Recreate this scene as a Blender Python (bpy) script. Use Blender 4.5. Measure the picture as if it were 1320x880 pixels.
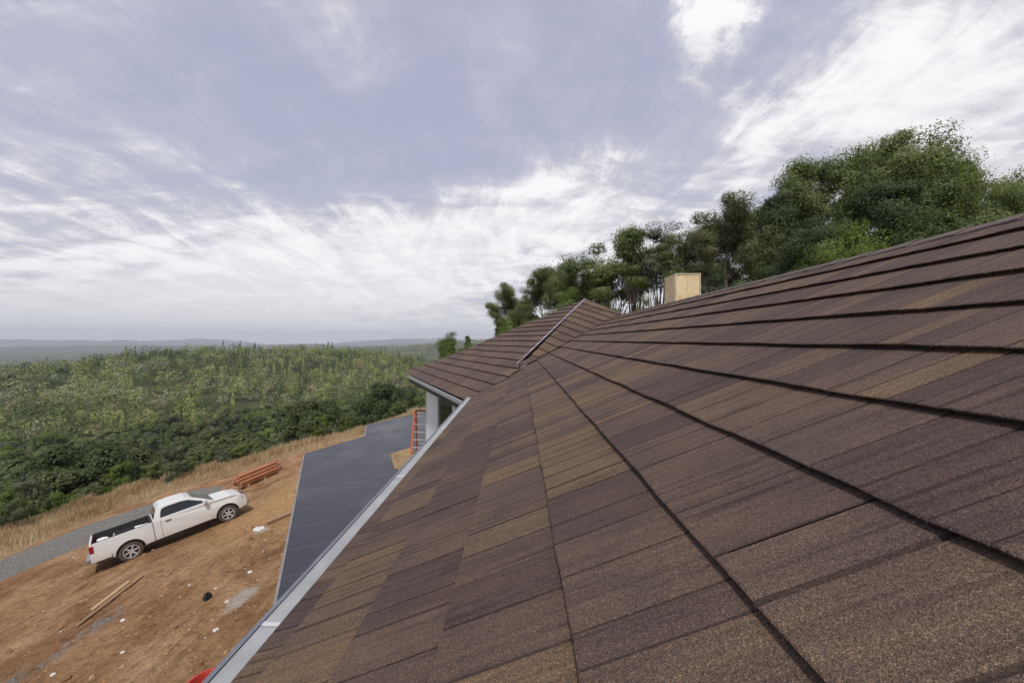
import bpy, bmesh, math, random
import numpy as np
from mathutils import Vector, Matrix
R = math.radians
rng = np.random.default_rng(7)
random.seed(7)
for o in list(bpy.data.objects): bpy.data.objects.remove(o)
S = bpy.context.scene
C = S.collection

# ------------------------------------------------------------------ camera
F, PX, PY = 490.0, 640.0, 438.0            # focal length and principal point in photograph pixels (1320 wide)
cam = bpy.data.cameras.new('camera'); co = bpy.data.objects.new('camera', cam); C.objects.link(co)
co.location = (0, 0, 0); co.rotation_euler = (R(90), 0, 0)
cam.sensor_width = 36; cam.lens = F / 1320 * 36
cam.shift_x = (660 - PX) / 1320; cam.shift_y = -(440 - PY) / 1320
cam.clip_start = 0.05; cam.clip_end = 60000
S.camera = co

# ------------------------------------------------------------------ light
SUN_EL, SUN_AZ = R(58), R(186)              # azimuth clockwise from the view direction (+Y): behind the camera
w = bpy.data.worlds.new('World'); S.world = w; w.use_nodes = True
nt = w.node_tree; nt.nodes.clear()
def N(nt, typ, **kw):
    n = nt.nodes.new(typ)
    for k, v in kw.items():
        if k.startswith('i_'):
            key = k[2:]
            n.inputs[int(key) if key.isdigit() else key].default_value = v
        else: setattr(n, k, v)
    return n
def L(nt, a, b): nt.links.new(a, b)
def M_(nt, op, a, b=None, c=None, clamp=False):
    n = nt.nodes.new('ShaderNodeMath'); n.operation = op; n.use_clamp = clamp
    for i, v in enumerate((a, b, c)):
        if v is None: continue
        if hasattr(v, 'is_linked') or hasattr(v, 'links'): nt.links.new(v, n.inputs[i])
        else: n.inputs[i].default_value = v
    return n.outputs[0]
def V_(nt, op, a, b=None):
    n = nt.nodes.new('ShaderNodeVectorMath'); n.operation = op
    for i, v in enumerate((a, b)):
        if v is None: continue
        if hasattr(v, 'links'): nt.links.new(v, n.inputs[i])
        else: n.inputs[i].default_value = v
    return n
def ramp(nt, fac, stops, interp='LINEAR'):
    n = nt.nodes.new('ShaderNodeValToRGB'); n.color_ramp.interpolation = interp
    e = n.color_ramp.elements
    e[0].position = stops[0][0]; e[0].color = (*stops[0][1], 1)
    e[1].position = stops[-1][0]; e[1].color = (*stops[-1][1], 1)
    for p, c in stops[1:-1]:
        q = e.new(p); q.color = (*c, 1)
    nt.links.new(fac, n.inputs[0]); return n.outputs[0]
def sm(nt, x, lo, hi, a=0.0, b=1.0):
    n = nt.nodes.new('ShaderNodeMapRange'); n.interpolation_type = 'SMOOTHSTEP'
    nt.links.new(x, n.inputs[0]); n.inputs[1].default_value = lo; n.inputs[2].default_value = hi
    n.inputs[3].default_value = a; n.inputs[4].default_value = b
    return n.outputs[0]
def mixc(nt, f, a, b, mode='MIX'):
    n = nt.nodes.new('ShaderNodeMix'); n.data_type = 'RGBA'; n.blend_type = mode
    for i, v in ((0, f), (6, a), (7, b)):
        if hasattr(v, 'links'): nt.links.new(v, n.inputs[i])
        elif i == 0: n.inputs[0].default_value = v
        else: n.inputs[i].default_value = (*v, 1)
    return n.outputs[2]
def noise(nt, vec, scale, detail=4, rough=.5, dist=0, lac=2.0):
    n = nt.nodes.new('ShaderNodeTexNoise')
    n.inputs['Scale'].default_value = scale; n.inputs['Detail'].default_value = detail
    n.inputs['Roughness'].default_value = rough; n.inputs['Distortion'].default_value = dist
    n.inputs['Lacunarity'].default_value = lac
    if vec is not None: nt.links.new(vec, n.inputs['Vector'])
    return n.outputs[0]

def ray(px, py):
    v = Vector(((px - PX) / F, 1, (PY - py) / F)); return v.normalized()

sky = N(nt, 'ShaderNodeTexSky', sky_type='NISHITA', sun_disc=False, sun_elevation=SUN_EL, sun_rotation=SUN_AZ,
        air_density=1.0, dust_density=2.5, ozone_density=2.0)
tc = N(nt, 'ShaderNodeTexCoord')
D = tc.outputs['Generated']
sep = N(nt, 'ShaderNodeSeparateXYZ'); L(nt, D, sep.inputs[0])
zc = M_(nt, 'MAXIMUM', sep.outputs[2], 0.0)
den = M_(nt, 'ADD', zc, 0.20)
cx = M_(nt, 'DIVIDE', sep.outputs[0], den); cy = M_(nt, 'DIVIDE', sep.outputs[1], den)
cmb = N(nt, 'ShaderNodeCombineXYZ'); L(nt, cx, cmb.inputs[0]); L(nt, cy, cmb.inputs[1])
def stretched(rot, sx, sy, off=(0, 0, 0)):
    m = N(nt, 'ShaderNodeMapping'); m.inputs['Rotation'].default_value = (0, 0, rot)
    m.inputs['Scale'].default_value = (sx, sy, 1); m.inputs['Location'].default_value = off
    L(nt, cmb.outputs[0], m.inputs[0]); return m.outputs[0]
nA = noise(nt, stretched(R(-48), 1.0, 1.9, (3, 1, 0)), 2.2, 10, .68, .5)      # streaks drawn out along the band
nB = noise(nt, stretched(R(-5), 1.9, .75, (8, 4, 2)), 3.0, 10, .66, .7)         # wisps running away from the viewer
nC = noise(nt, stretched(0, .55, .9, (1.3, 7, 5)), 1.1, 5, .55, .3)          # large patches
def blob(px, py, deg, soft=1.0):
    c = ray(px, py); d = V_(nt, 'DOT_PRODUCT', D, tuple(c)).outputs['Value']
    return sm(nt, d, math.cos(R(deg * (1 + soft))), math.cos(R(deg * .25)))
def band(p, q, width):
    n = ray(*p).cross(ray(*q)).normalized()
    d = V_(nt, 'DOT_PRODUCT', D, tuple(n)).outputs['Value']
    d = M_(nt, 'ADD', d, M_(nt, 'MULTIPLY', M_(nt, 'SUBTRACT', nC, .5), .22))
    return sm(nt, M_(nt, 'ABSOLUTE', d), 0, width, 1, 0)
lowhaze = sm(nt, sep.outputs[2], .02, .42, 1, 0)
dens = M_(nt, 'MULTIPLY', M_(nt, 'SUBTRACT', nA, .5), 1.7)
dens = M_(nt, 'ADD', dens, M_(nt, 'MULTIPLY', M_(nt, 'SUBTRACT', nB, .5), 1.4))
dens = M_(nt, 'ADD', dens, M_(nt, 'MULTIPLY', M_(nt, 'SUBTRACT', nC, .5), .7))
dens = M_(nt, 'ADD', dens, .40)
dens = M_(nt, 'ADD', dens, M_(nt, 'MULTIPLY', lowhaze, .42))
dens = M_(nt, 'ADD', dens, M_(nt, 'MULTIPLY', band((430, 345), (1320, 95), .25), .62))
dens = M_(nt, 'ADD', dens, M_(nt, 'MULTIPLY', blob(908, 12, 2.6, .8), .36))
dens = M_(nt, 'ADD', dens, M_(nt, 'MULTIPLY', blob(925, 48, 2.4, .9), .34))
dens = M_(nt, 'ADD', dens, M_(nt, 'MULTIPLY', blob(885, 75, 1.6, .9), .28))
dens = M_(nt, 'ADD', dens, M_(nt, 'MULTIPLY', M_(nt, 'MULTIPLY', M_(nt, 'SUBTRACT', noise(nt, D, 26, 7, .62, .4), .5), blob(915, 40, 7, .6)), 1.6))
dens = M_(nt, 'SUBTRACT', dens, M_(nt, 'MULTIPLY', blob(1030, 60, 5, .6), .16))
dens = M_(nt, 'ADD', dens, M_(nt, 'MULTIPLY', blob(460, 10, 5, 1), .25))
dens = M_(nt, 'ADD', dens, M_(nt, 'MULTIPLY', blob(520, 305, 6, 1.2), .22))
for (a, b, r_, s_) in ((480, 195, 9, .36), (640, 90, 8, .22), (300, 110, 6, .15), (885, 215, 4, .36), (1010, 225, 3, .2), (800, 90, 5, .18), (820, 90, 3, .1), (560, 60, 5, .12)):
    dens = M_(nt, 'SUBTRACT', dens, M_(nt, 'MULTIPLY', blob(a, b, r_), s_))
cov = sm(nt, dens, -.15, .90, .30, 1.0)
shade = M_(nt, 'ADD', M_(nt, 'MULTIPLY', nB, .5), M_(nt, 'MULTIPLY', nA, .5))
ccol = ramp(nt, sm(nt, dens, .35, 1.15), [(0, (.50, .505, .63)), (.38, (.62, .62, .68)), (1, (.93, .93, .94))])
ccol = mixc(nt, M_(nt, 'MULTIPLY', sm(nt, shade, .42, .60, 1, 0), .35), ccol, (.50, .50, .57))
ccol = mixc(nt, sm(nt, sep.outputs[2], .0, .16, .85, 0), ccol, (.74, .74, .75))
bg1 = N(nt, 'ShaderNodeBackground'); bg1.inputs['Strength'].default_value = .10
skc = mixc(nt, .6, sky.outputs[0], (5.1, 5.15, 6.9)); L(nt, skc, bg1.inputs[0])
bg2 = N(nt, 'ShaderNodeBackground'); bg2.inputs['Strength'].default_value = 1.0; L(nt, ccol, bg2.inputs[0])
mx = N(nt, 'ShaderNodeMixShader'); L(nt, cov, mx.inputs[0]); L(nt, bg1.outputs[0], mx.inputs[1]); L(nt, bg2.outputs[0], mx.inputs[2])
wo = N(nt, 'ShaderNodeOutputWorld'); L(nt, mx.outputs[0], wo.inputs[0])
w.cycles.sampling_method = 'MANUAL'; w.cycles.sample_map_resolution = 512

sl = bpy.data.lights.new('sun', 'SUN'); sl.energy = 2.8; sl.angle = R(6); sl.color = (1, .95, .86)
so = bpy.data.objects.new('sun', sl); C.objects.link(so)
sd = Vector((math.sin(SUN_AZ) * math.cos(SUN_EL), math.cos(SUN_AZ) * math.cos(SUN_EL), math.sin(SUN_EL)))
so.rotation_euler = sd.to_track_quat('Z', 'Y').to_euler(); so.location = (0, 0, 60)

S.view_settings.view_transform = 'Standard'; S.view_settings.look = 'None'
S.view_settings.exposure = 0.10; S.view_settings.gamma = 1
S.render.engine = 'CYCLES'
S.cycles.max_bounces = 6; S.cycles.diffuse_bounces = 3; S.cycles.glossy_bounces = 3
S.cycles.transmission_bounces = 4; S.cycles.transparent_max_bounces = 8
S.cycles.volume_bounces = 0

# ------------------------------------------------------------------ helpers
def obj(name, me, mat=None, parent=None, loc=None):
    o = bpy.data.objects.new(name, me); C.objects.link(o)
    if mat is not None and not me.materials: me.materials.append(mat)
    if parent is not None: o.parent = parent
    if loc is not None: o.location = loc
    return o
def tag(o, label=None, cat=None, group=None, kind=None):
    if label: o['label'] = label
    if cat: o['category'] = cat
    if group: o['group'] = group
    if kind: o['kind'] = kind
    return o
def empty(name, loc=(0, 0, 0), rz=0, label=None, cat=None, group=None):
    o = bpy.data.objects.new(name, None); C.objects.link(o); o.location = loc; o.rotation_euler = (0, 0, rz)
    o.empty_display_size = .3
    return tag(o, label, cat, group)
def npmesh(name, V, Fq, smooth=False, fattr=None, uv=None, vattr=None):
    """V (n,3); Fq (m,k) equal-size faces; fattr dict name->(m,) floats or (m,3); uv (m*k,2)"""
    V = np.asarray(V, np.float32); Fq = np.asarray(Fq, np.int32)
    me = bpy.data.meshes.new(name); m, k = Fq.shape
    me.vertices.add(len(V)); me.vertices.foreach_set('co', V.ravel())
    me.loops.add(m * k); me.loops.foreach_set('vertex_index', Fq.ravel())
    me.polygons.add(m); me.polygons.foreach_set('loop_start', np.arange(0, m * k, k, dtype=np.int32))
    me.polygons.foreach_set('loop_total', np.full(m, k, np.int32))
    me.polygons.foreach_set('use_smooth', np.full(m, smooth, bool))
    if uv is not None:
        l = me.uv_layers.new(name='UVMap'); l.data.foreach_set('uv', np.asarray(uv, np.float32).ravel())
    for d, dom in ((fattr, 'FACE'), (vattr, 'POINT')):
        for n_, a in (d or {}).items():
            a = np.asarray(a, np.float32)
            if a.ndim == 1:
                at = me.attributes.new(n_, 'FLOAT', dom); at.data.foreach_set('value', a)
            else:
                at = me.attributes.new(n_, 'FLOAT_VECTOR', dom); at.data.foreach_set('vector', a.ravel())
    me.update(calc_edges=True); me.validate(); return me
class MB:
    """collects polygons, boxes, tubes into one mesh"""
    def __init__(s): s.v = []; s.f = []; s.a = []
    def add(s, vs, fs, a=0.0):
        b = len(s.v); s.v += [tuple(map(float, v)) for v in vs]; s.f += [tuple(i + b for i in f) for f in fs]; s.a += [a] * len(fs)
    def box(s, c, d, M=None, a=0.0):
        x, y, z = (q / 2 for q in d)
        vs = [Vector((i * x, j * y, k * z)) for i in (-1, 1) for j in (-1, 1) for k in (-1, 1)]
        if M is not None: vs = [M @ v for v in vs]
        vs = [v + Vector(c) for v in vs]
        s.add(vs, [(0, 1, 3, 2), (4, 6, 7, 5), (0, 4, 5, 1), (2, 3, 7, 6), (0, 2, 6, 4), (1, 5, 7, 3)], a)
    def bar(s, p, q, wd, th, up=(0, 0, 1), a=0.0):
        p = Vector(p); q = Vector(q); d = (q - p); ln = d.length; d.normalize()
        sd_ = d.cross(Vector(up)); sd_ = sd_.normalized() if sd_.length > 1e-6 else Vector((1, 0, 0)); u = sd_.cross(d)
        M = Matrix((d, sd_, u)).transposed()
        s.box((p + q) / 2, (ln, wd, th), M, a)
    def tube(s, p, q, r0, r1, n=8, cap=True, a=0.0):
        p = Vector(p); q = Vector(q); d = (q - p).normalized()
        t = d.orthogonal().normalized(); b_ = d.cross(t)
        vs = []
        for c, r in ((p, r0), (q, r1)):
            for i in range(n):
                th = 2 * math.pi * i / n; vs.append(c + t * (r * math.cos(th)) + b_ * (r * math.sin(th)))
        fs = [(i, (i + 1) % n, n + (i + 1) % n, n + i) for i in range(n)]
        if cap: fs += [tuple(range(n))[::-1], tuple(range(n, 2 * n))]
        s.add(vs, fs, a)
    def prism(s, pts, z0, z1, a=0.0):
        n = len(pts)
        vs = [(x, y, z0) for x, y in pts] + [(x, y, z1) for x, y in pts]
        s.add(vs, [tuple(range(n))[::-1], tuple(range(n, 2 * n))] + [(i, (i + 1) % n, n + (i + 1) % n, n + i) for i in range(n)], a)
    def lathe(s, prof, axis='z', n=24, c=(0, 0, 0), a=0.0):
        vs = []
        for r, h in prof:
            for i in range(n):
                t = 2 * math.pi * i / n; x, y = r * math.cos(t), r * math.sin(t)
                v = (x, y, h) if axis == 'z' else (x, h, y)
                vs.append(tuple(v[j] + c[j] for j in range(3)))
        fs = []
        for k in range(len(prof) - 1):
            for i in range(n):
                j = (i + 1) % n; fs.append((k * n + i, k * n + j, (k + 1) * n + j, (k + 1) * n + i))
        s.add(vs, fs, a)
    def build(s, name, mat, parent=None, bevel=0, smooth=False, tagged=None):
        me = bpy.data.meshes.new(name); me.from_pydata(s.v, [], s.f)
        at = me.attributes.new('tint', 'FLOAT', 'FACE'); at.data.foreach_set('value', np.asarray(s.a, np.float32))
        bm = bmesh.new(); bm.from_mesh(me); bmesh.ops.recalc_face_normals(bm, faces=bm.faces)
        if bevel:
            es = [e for e in bm.edges if len(e.link_faces) == 2 and e.calc_face_angle(0) > R(25)]
            bmesh.ops.bevel(bm, geom=es, offset=bevel, segments=2, profile=.6, affect='EDGES', clamp_overlap=True)
        bm.to_mesh(me); bm.free()
        if smooth: me.polygons.foreach_set('use_smooth', np.ones(len(me.polygons), bool))
        o = obj(name, me, mat, parent); return o

def vnoise(x, y, seed=0):
    """smooth value noise, 2D, vectorised"""
    xi = np.floor(x).astype(np.int64); yi = np.floor(y).astype(np.int64); fx = x - xi; fy = y - yi
    fx = fx * fx * (3 - 2 * fx); fy = fy * fy * (3 - 2 * fy)
    def h(a, b):
        n = (a * 374761393 + b * 668265263 + seed * 974711) & 0x7fffffff
        n = ((n ^ (n >> 13)) * 1274126177) & 0x7fffffff
        return ((n ^ (n >> 16)) & 0xffff) / 65535.0
    return (h(xi, yi) * (1 - fx) + h(xi + 1, yi) * fx) * (1 - fy) + (h(xi, yi + 1) * (1 - fx) + h(xi + 1, yi + 1) * fx) * fy
def fbm(x, y, seed=0, oct=4):
    s = 0; a = .5
    for i in range(oct): s = s + a * (vnoise(x * 2 ** i, y * 2 ** i, seed + i) - .5); a *= .5
    return s

# ------------------------------------------------------------------ materials
def mat(name, col=(.5, .5, .5), rough=.6, metal=0.0, spec=.5):
    m = bpy.data.materials.new(name); m.use_nodes = True; t = m.node_tree
    b = t.nodes['Principled BSDF']; b.inputs['Base Color'].default_value = (*col, 1)
    b.inputs['Roughness'].default_value = rough; b.inputs['Metallic'].default_value = metal
    b.inputs['Specular IOR Level'].default_value = spec
    return m
def ocoord(t): return N(t, 'ShaderNodeTexCoord').outputs['Object']
def bump(t, h, dist, strength=1.0):
    b = t.nodes.new('ShaderNodeBump'); b.inputs['Distance'].default_value = dist; b.inputs['Strength'].default_value = strength
    t.links.new(h, b.inputs['Height']); t.links.new(b.outputs[0], t.nodes['Principled BSDF'].inputs['Normal'])
def worn(name, c0, c1, scale=3, rough=.6, metal=0.0, spec=.5, bumpd=.002, detail=6, bscale=None):
    m = mat(name, c0, rough, metal, spec); t = m.node_tree; oc = ocoord(t)
    n1 = noise(t, oc, scale, detail, .6, .4)
    L(t, ramp(t, n1, [(.3, c0), (.7, c1)]), t.nodes['Principled BSDF'].inputs['Base Color'])
    if bumpd: bump(t, noise(t, oc, bscale or scale * 6, 4, .6), bumpd)
    return m
def vattr(t, name):
    a = t.nodes.new('ShaderNodeAttribute'); a.attribute_name = name; return a

# stone-coated shingle: per-tab colour, streaks along the slope, granules
def shingle_mat():
    m = mat('stone_coated_shingle', rough=.82, spec=.28); t = m.node_tree; b = t.nodes['Principled BSDF']
    uv = N(t, 'ShaderNodeUVMap'); uv.uv_map = 'UVMap'
    tint = vattr(t, 'tint').outputs['Fac']; seed = vattr(t, 'seed').outputs['Fac']
    mp = N(t, 'ShaderNodeMapping'); mp.inputs['Scale'].default_value = (1.7, 46, 1); L(t, uv.outputs[0], mp.inputs[0])
    # shift the streaks from tab to tab
    cs = N(t, 'ShaderNodeCombineXYZ'); L(t, M_(t, 'MULTIPLY', seed, 37.0), cs.inputs[2]); L(t, M_(t, 'MULTIPLY', seed, 13.0), cs.inputs[0])
    sv = V_(t, 'ADD', mp.outputs[0], cs.outputs[0]).outputs[0]
    st = noise(t, sv, 1.0, 4, .55, .2)
    base = ramp(t, tint, [(0, (.073, .054, .053)), (.22, (.089, .067, .061)), (.42, (.105, .080, .069)), (.62, (.119, .091, .071)), (.80, (.135, .100, .071)), (1, (.152, .110, .073))])
    dark = ramp(t, st, [(.30, (.42, .38, .42)), (.42, (.88, .86, .89)), (.56, (1.05, 1.04, 1.0)), (.72, (1.3, 1.25, 1.12))])
    col = mixc(t, .85, base, dark, 'MULTIPLY')
    big = noise(t, uv.outputs[0], 3.1, 5, .6, .3)
    col = mixc(t, .7, col, ramp(t, big, [(.28, (.72, .70, .76)), (.70, (1.25, 1.16, 1.02))]), 'MULTIPLY')
    vor = N(t, 'ShaderNodeTexVoronoi'); vor.inputs['Scale'].default_value = 520; L(t, uv.outputs[0], vor.inputs['Vector'])
    sepc = N(t, 'ShaderNodeSeparateColor'); L(t, vor.outputs['Color'], sepc.inputs[0])
    gr = ramp(t, sepc.outputs[0], [(0, (.35, .30, .31)), (.35, (.78, .74, .75)), (.7, (1.1, 1.05, 1.0)), (.93, (1.6, 1.48, 1.35)), (1, (2.7, 2.55, 2.4))])
    col = mixc(t, .9, col, gr, 'MULTIPLY')
    g2 = noise(t, uv.outputs[0], 120, 3, .7)
    col = mixc(t, .6, col, ramp(t, g2, [(.3, (.72, .7, .72)), (.7, (1.3, 1.27, 1.2))]), 'MULTIPLY')
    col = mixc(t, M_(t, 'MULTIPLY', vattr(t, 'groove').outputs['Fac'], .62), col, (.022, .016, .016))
    L(t, col, b.inputs['Base Color'])
    hh = M_(t, 'ADD', M_(t, 'MULTIPLY', vor.outputs['Distance'], -1.0), M_(t, 'MULTIPLY', g2, .8))
    hh = M_(t, 'ADD', hh, M_(t, 'MULTIPLY', st, 1.2))
    bump(t, hh, .0022, .8)
    return m
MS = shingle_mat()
def ground_mat():
    m = mat('dirt_and_hill_ground', rough=.95, spec=.15); t = m.node_tree; b = t.nodes['Principled BSDF']
    oc = ocoord(t)
    n1 = noise(t, oc, .55, 6, .6, .5); n2 = noise(t, oc, 4.5, 6, .65, .3); n3 = noise(t, oc, 30, 4, .6)
    mp = N(t, 'ShaderNodeMapping'); mp.inputs['Rotation'].default_value = (0, 0, R(35)); mp.inputs['Scale'].default_value = (3.2, .35, 1); L(t, oc, mp.inputs[0])
    rut = noise(t, mp.outputs[0], 1.4, 5, .6, .3)
    dirt = ramp(t, n1, [(.32, (.225, .120, .060)), (.50, (.36, .210, .108)), (.68, (.47, .305, .175))])
    dirt = mixc(t, .75, dirt, ramp(t, rut, [(.30, (.56, .52, .48)), (.47, (1, 1, 1)), (.72, (1.25, 1.25, 1.22))]), 'MULTIPLY')
    dirt = mixc(t, .8, dirt, ramp(t, n2, [(.30, (.52, .48, .46)), (.45, (.98, .97, .96)), (.70, (1.25, 1.22, 1.2))]), 'MULTIPLY')
    org = vattr(t, 'orange').outputs['Fac']
    dirt = mixc(t, org, dirt, mixc(t, .8, (.54, .34, .16), ramp(t, n2, [(.3, (.75, .72, .7)), (.7, (1.2, 1.2, 1.2))]), 'MULTIPLY'))
    gv = N(t, 'ShaderNodeTexVoronoi'); gv.inputs['Scale'].default_value = 26; L(t, oc, gv.inputs['Vector'])
    gs = N(t, 'ShaderNodeSeparateColor'); L(t, gv.outputs['Color'], gs.inputs[0])
    grav = ramp(t, gs.outputs[0], [(0, (.15, .14, .125)), (.5, (.245, .232, .212)), (1, (.34, .325, .30))])
    ga = vattr(t, 'gravel').outputs['Fac']
    gm = sm(t, M_(t, 'ADD', ga, M_(t, 'MULTIPLY', M_(t, 'SUBTRACT', n2, .5), 1.1)), .38, .58)
    col = mixc(t, gm, dirt, grav)
    wa = vattr(t, 'chalk').outputs['Fac']
    wm = sm(t, M_(t, 'ADD', wa, M_(t, 'MULTIPLY', M_(t, 'SUBTRACT', n2, .5), 1.4)), .42, .85, 0, .75)
    col = mixc(t, wm, col, (.50, .47, .44))
    gr = vattr(t, 'grass').outputs['Fac']
    gcol = ramp(t, n2, [(.3, (.30, .21, .12)), (.7, (.50, .38, .22))])
    col = mixc(t, sm(t, M_(t, 'ADD', gr, M_(t, 'MULTIPLY', M_(t, 'SUBTRACT', n2, .5), .8)), .4, .6), col, gcol)
    fa = vattr(t, 'wild').outputs['Fac']
    nf = noise(t, oc, .022, 6, .65, .4); nf2 = noise(t, oc, .09, 4, .7)
    wcol = ramp(t, nf, [(.30, (.030, .040, .020)), (.48, (.055, .065, .028)), (.60, (.085, .085, .038)), (.72, (.22, .17, .095)), (.85, (.30, .24, .15))])
    wcol = mixc(t, .8, wcol, ramp(t, nf2, [(.35, (.45, .48, .45)), (.65, (1.3, 1.3, 1.25))]), 'MULTIPLY')
    col = mixc(t, fa, col, wcol)
    L(t, col, b.inputs['Base Color'])
    hh = M_(t, 'ADD', M_(t, 'MULTIPLY', n2, 1.0), M_(t, 'MULTIPLY', n3, .35))
    hh = M_(t, 'ADD', hh, M_(t, 'MULTIPLY', rut, 1.1))
    bump(t, hh, .22, 1.0)
    return m
MG = ground_mat()
def leaf_mat(name, stops, trans=.28, hue=.5, tc_=(1.3, 1.5, .6)):
    m = bpy.data.materials.new(name); m.use_nodes = True; t = m.node_tree; b = t.nodes['Principled BSDF']
    tint = vattr(t, 'tint').outputs['Fac']; oi = N(t, 'ShaderNodeObjectInfo').outputs['Random']
    c = ramp(t, M_(t, 'ADD', M_(t, 'MULTIPLY', tint, 1 - hue), M_(t, 'MULTIPLY', oi, hue)), stops)
    L(t, c, b.inputs['Base Color']); b.inputs['Roughness'].default_value = .55; b.inputs['Specular IOR Level'].default_value = .25
    tr = N(t, 'ShaderNodeBsdfTranslucent'); L(t, mixc(t, 1.0, c, tc_, 'MULTIPLY'), tr.inputs[0])
    mxs = N(t, 'ShaderNodeMixShader'); mxs.inputs[0].default_value = trans
    L(t, b.outputs[0], mxs.inputs[1]); L(t, tr.outputs[0], mxs.inputs[2])
    L(t, mxs.outputs[0], t.nodes['Material Output'].inputs[0])
    return m
ML_oak = leaf_mat('oak_leaves', [(0, (.060, .080, .030)), (.35, (.105, .140, .045)), (.65, (.160, .200, .066)), (1, (.240, .265, .110))], .3, .35)
ML_grey = leaf_mat('grey_leaves', [(0, (.060, .075, .045)), (.5, (.115, .135, .080)), (1, (.175, .190, .125))], .25, .35)
ML_bright = leaf_mat('bright_leaves', [(0, (.075, .115, .025)), (.5, (.130, .185, .040)), (1, (.215, .260, .070))], .35, .35)
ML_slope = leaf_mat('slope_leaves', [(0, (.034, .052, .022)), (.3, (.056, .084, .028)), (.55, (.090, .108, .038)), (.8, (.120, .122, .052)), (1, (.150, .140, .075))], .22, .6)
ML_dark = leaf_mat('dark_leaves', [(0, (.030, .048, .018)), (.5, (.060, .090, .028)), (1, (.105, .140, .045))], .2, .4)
ML_far = leaf_mat('far_leaves', [(0, (.040, .066, .026)), (.25, (.105, .142, .042)), (.5, (.205, .235, .068)), (.70, (.29, .31, .105)), (.84, (.225, .255, .170)), (1, (.29, .24, .14))], .15, .0)
M_bark = worn('bark', (.10, .080, .062), (.22, .185, .15), 6, .9, bumpd=.02)
M_dead = worn('dead_branch', (.26, .24, .21), (.42, .39, .35), 6, .9, bumpd=.01)
M_galv = worn('gutter_metal', (.33, .34, .34), (.44, .45, .45), 5, .5, .35, bumpd=.0006)
M_white = worn('white_paint', (.82, .82, .80), (.88, .88, .86), 3, .5, bumpd=.001)
M_dark = mat('dark_trim', (.03, .028, .028), .6)
M_soffit = worn('soffit_wood', (.30, .26, .22), (.40, .36, .31), 5, .7)
M_stucco = worn('stucco', (.45, .42, .38), (.55, .52, .47), 2, .9, bumpd=.004, bscale=60)
M_glass = mat('window_glass', (.012, .016, .016), .05, 0, .9)
M_cap = worn('hip_cap', (.26, .23, .28), (.40, .37, .43), 8, .55, .1, bumpd=.002)

# ------------------------------------------------------------------ terrain
YARD, GX = -6.0, .20                      # the yard rises from left to right: z = YARD + GX * x
crest = np.array([(-33, -60), (-33, 8), (-32, 18), (-31, 24), (-28.5, 28.5), (-23, 31.5), (-17.5, 34), (-13, 36.5), (-9, 41), (-2, 46), (10, 52), (30, 58), (70, 60), (160, 40), (160, -60)], float)
def crest_dist(x, y):
    """signed distance to the edge of the plateau the house stands on, positive outside"""
    x = np.asarray(x, float); y = np.asarray(y, float); best = np.full(x.shape, 1e9); ins = np.zeros(x.shape, bool)
    n = len(crest)
    for i in range(n):
        a = crest[i]; b = crest[(i + 1) % n]; ab = b - a
        t = np.clip(((x - a[0]) * ab[0] + (y - a[1]) * ab[1]) / (ab @ ab), 0, 1)
        best = np.minimum(best, np.hypot(x - a[0] - t * ab[0], y - a[1] - t * ab[1]))
        c = ((a[1] > y) != (b[1] > y)) & (x < (b[0] - a[0]) * (y - a[1]) / (b[1] - a[1] + 1e-12) + a[0]); ins ^= c
    return np.where(ins, -best, best)
def sstep(x, a, b): t = np.clip((x - a) / (b - a), 0, 1); return t * t * (3 - 2 * t)
def gauss(x, y, cx_, cy_, sx, sy, rot=0):
    c, s = math.cos(rot), math.sin(rot); u = (x - cx_) * c + (y - cy_) * s; v = -(x - cx_) * s + (y - cy_) * c
    return np.exp(-.5 * ((u / sx) ** 2 + (v / sy) ** 2))
def height(x, y):
    x = np.asarray(x, float); y = np.asarray(y, float); d = crest_dist(x, y); r = np.hypot(x, y)
    plat = YARD + GX * np.where(x < 12, x, 12 + (x - 12) * .2) - .02 * np.maximum(y - 26, 0) * (x < 0)
    plat = plat + .10 * fbm(x * .35, y * .35, 3) * sstep(-d, 0, 2)
    do = np.maximum(d, 0)
    base = np.interp(r, [0, 120, 250, 420, 800, 1400, 3000, 20000], [-50, -50, -58, -62, -80, -108, -150, -155])
    far = base + 51 * gauss(x, y, -340, 590, 195, 150) + 10 * gauss(x, y, -170, 420, 120, 90) + 12 * gauss(x, y, -480, 380, 160, 90)
    far = far + 22 * gauss(x, y, -1650, 1200, 450, 260) + 18 * gauss(x, y, -1150, 1750, 500, 260)
    far = far + 128 * gauss(x, y, 150, 2750, 620, 420) + 70 * gauss(x, y, -700, 3300, 600, 300)
    far = far + fbm(x / 200, y / 200, 11, 5) * 42 * sstep(r, 80, 500)
    far = far + np.maximum(fbm(x / 3600, y / 3600, 21, 4) + .10, 0) * 520 * sstep(r, 6000, 10500)
    far = far + np.maximum(fbm(x / 1500, y / 1500, 27, 4) + .02, 0) * 230 * sstep(r, 2400, 4200)
    k = 1 - np.exp(-do / 62)
    return np.where(d > 0, plat * (1 - k) + far * k, plat)
def hz(x, y): return float(height(np.array([x]), np.array([y]))[0])

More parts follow.
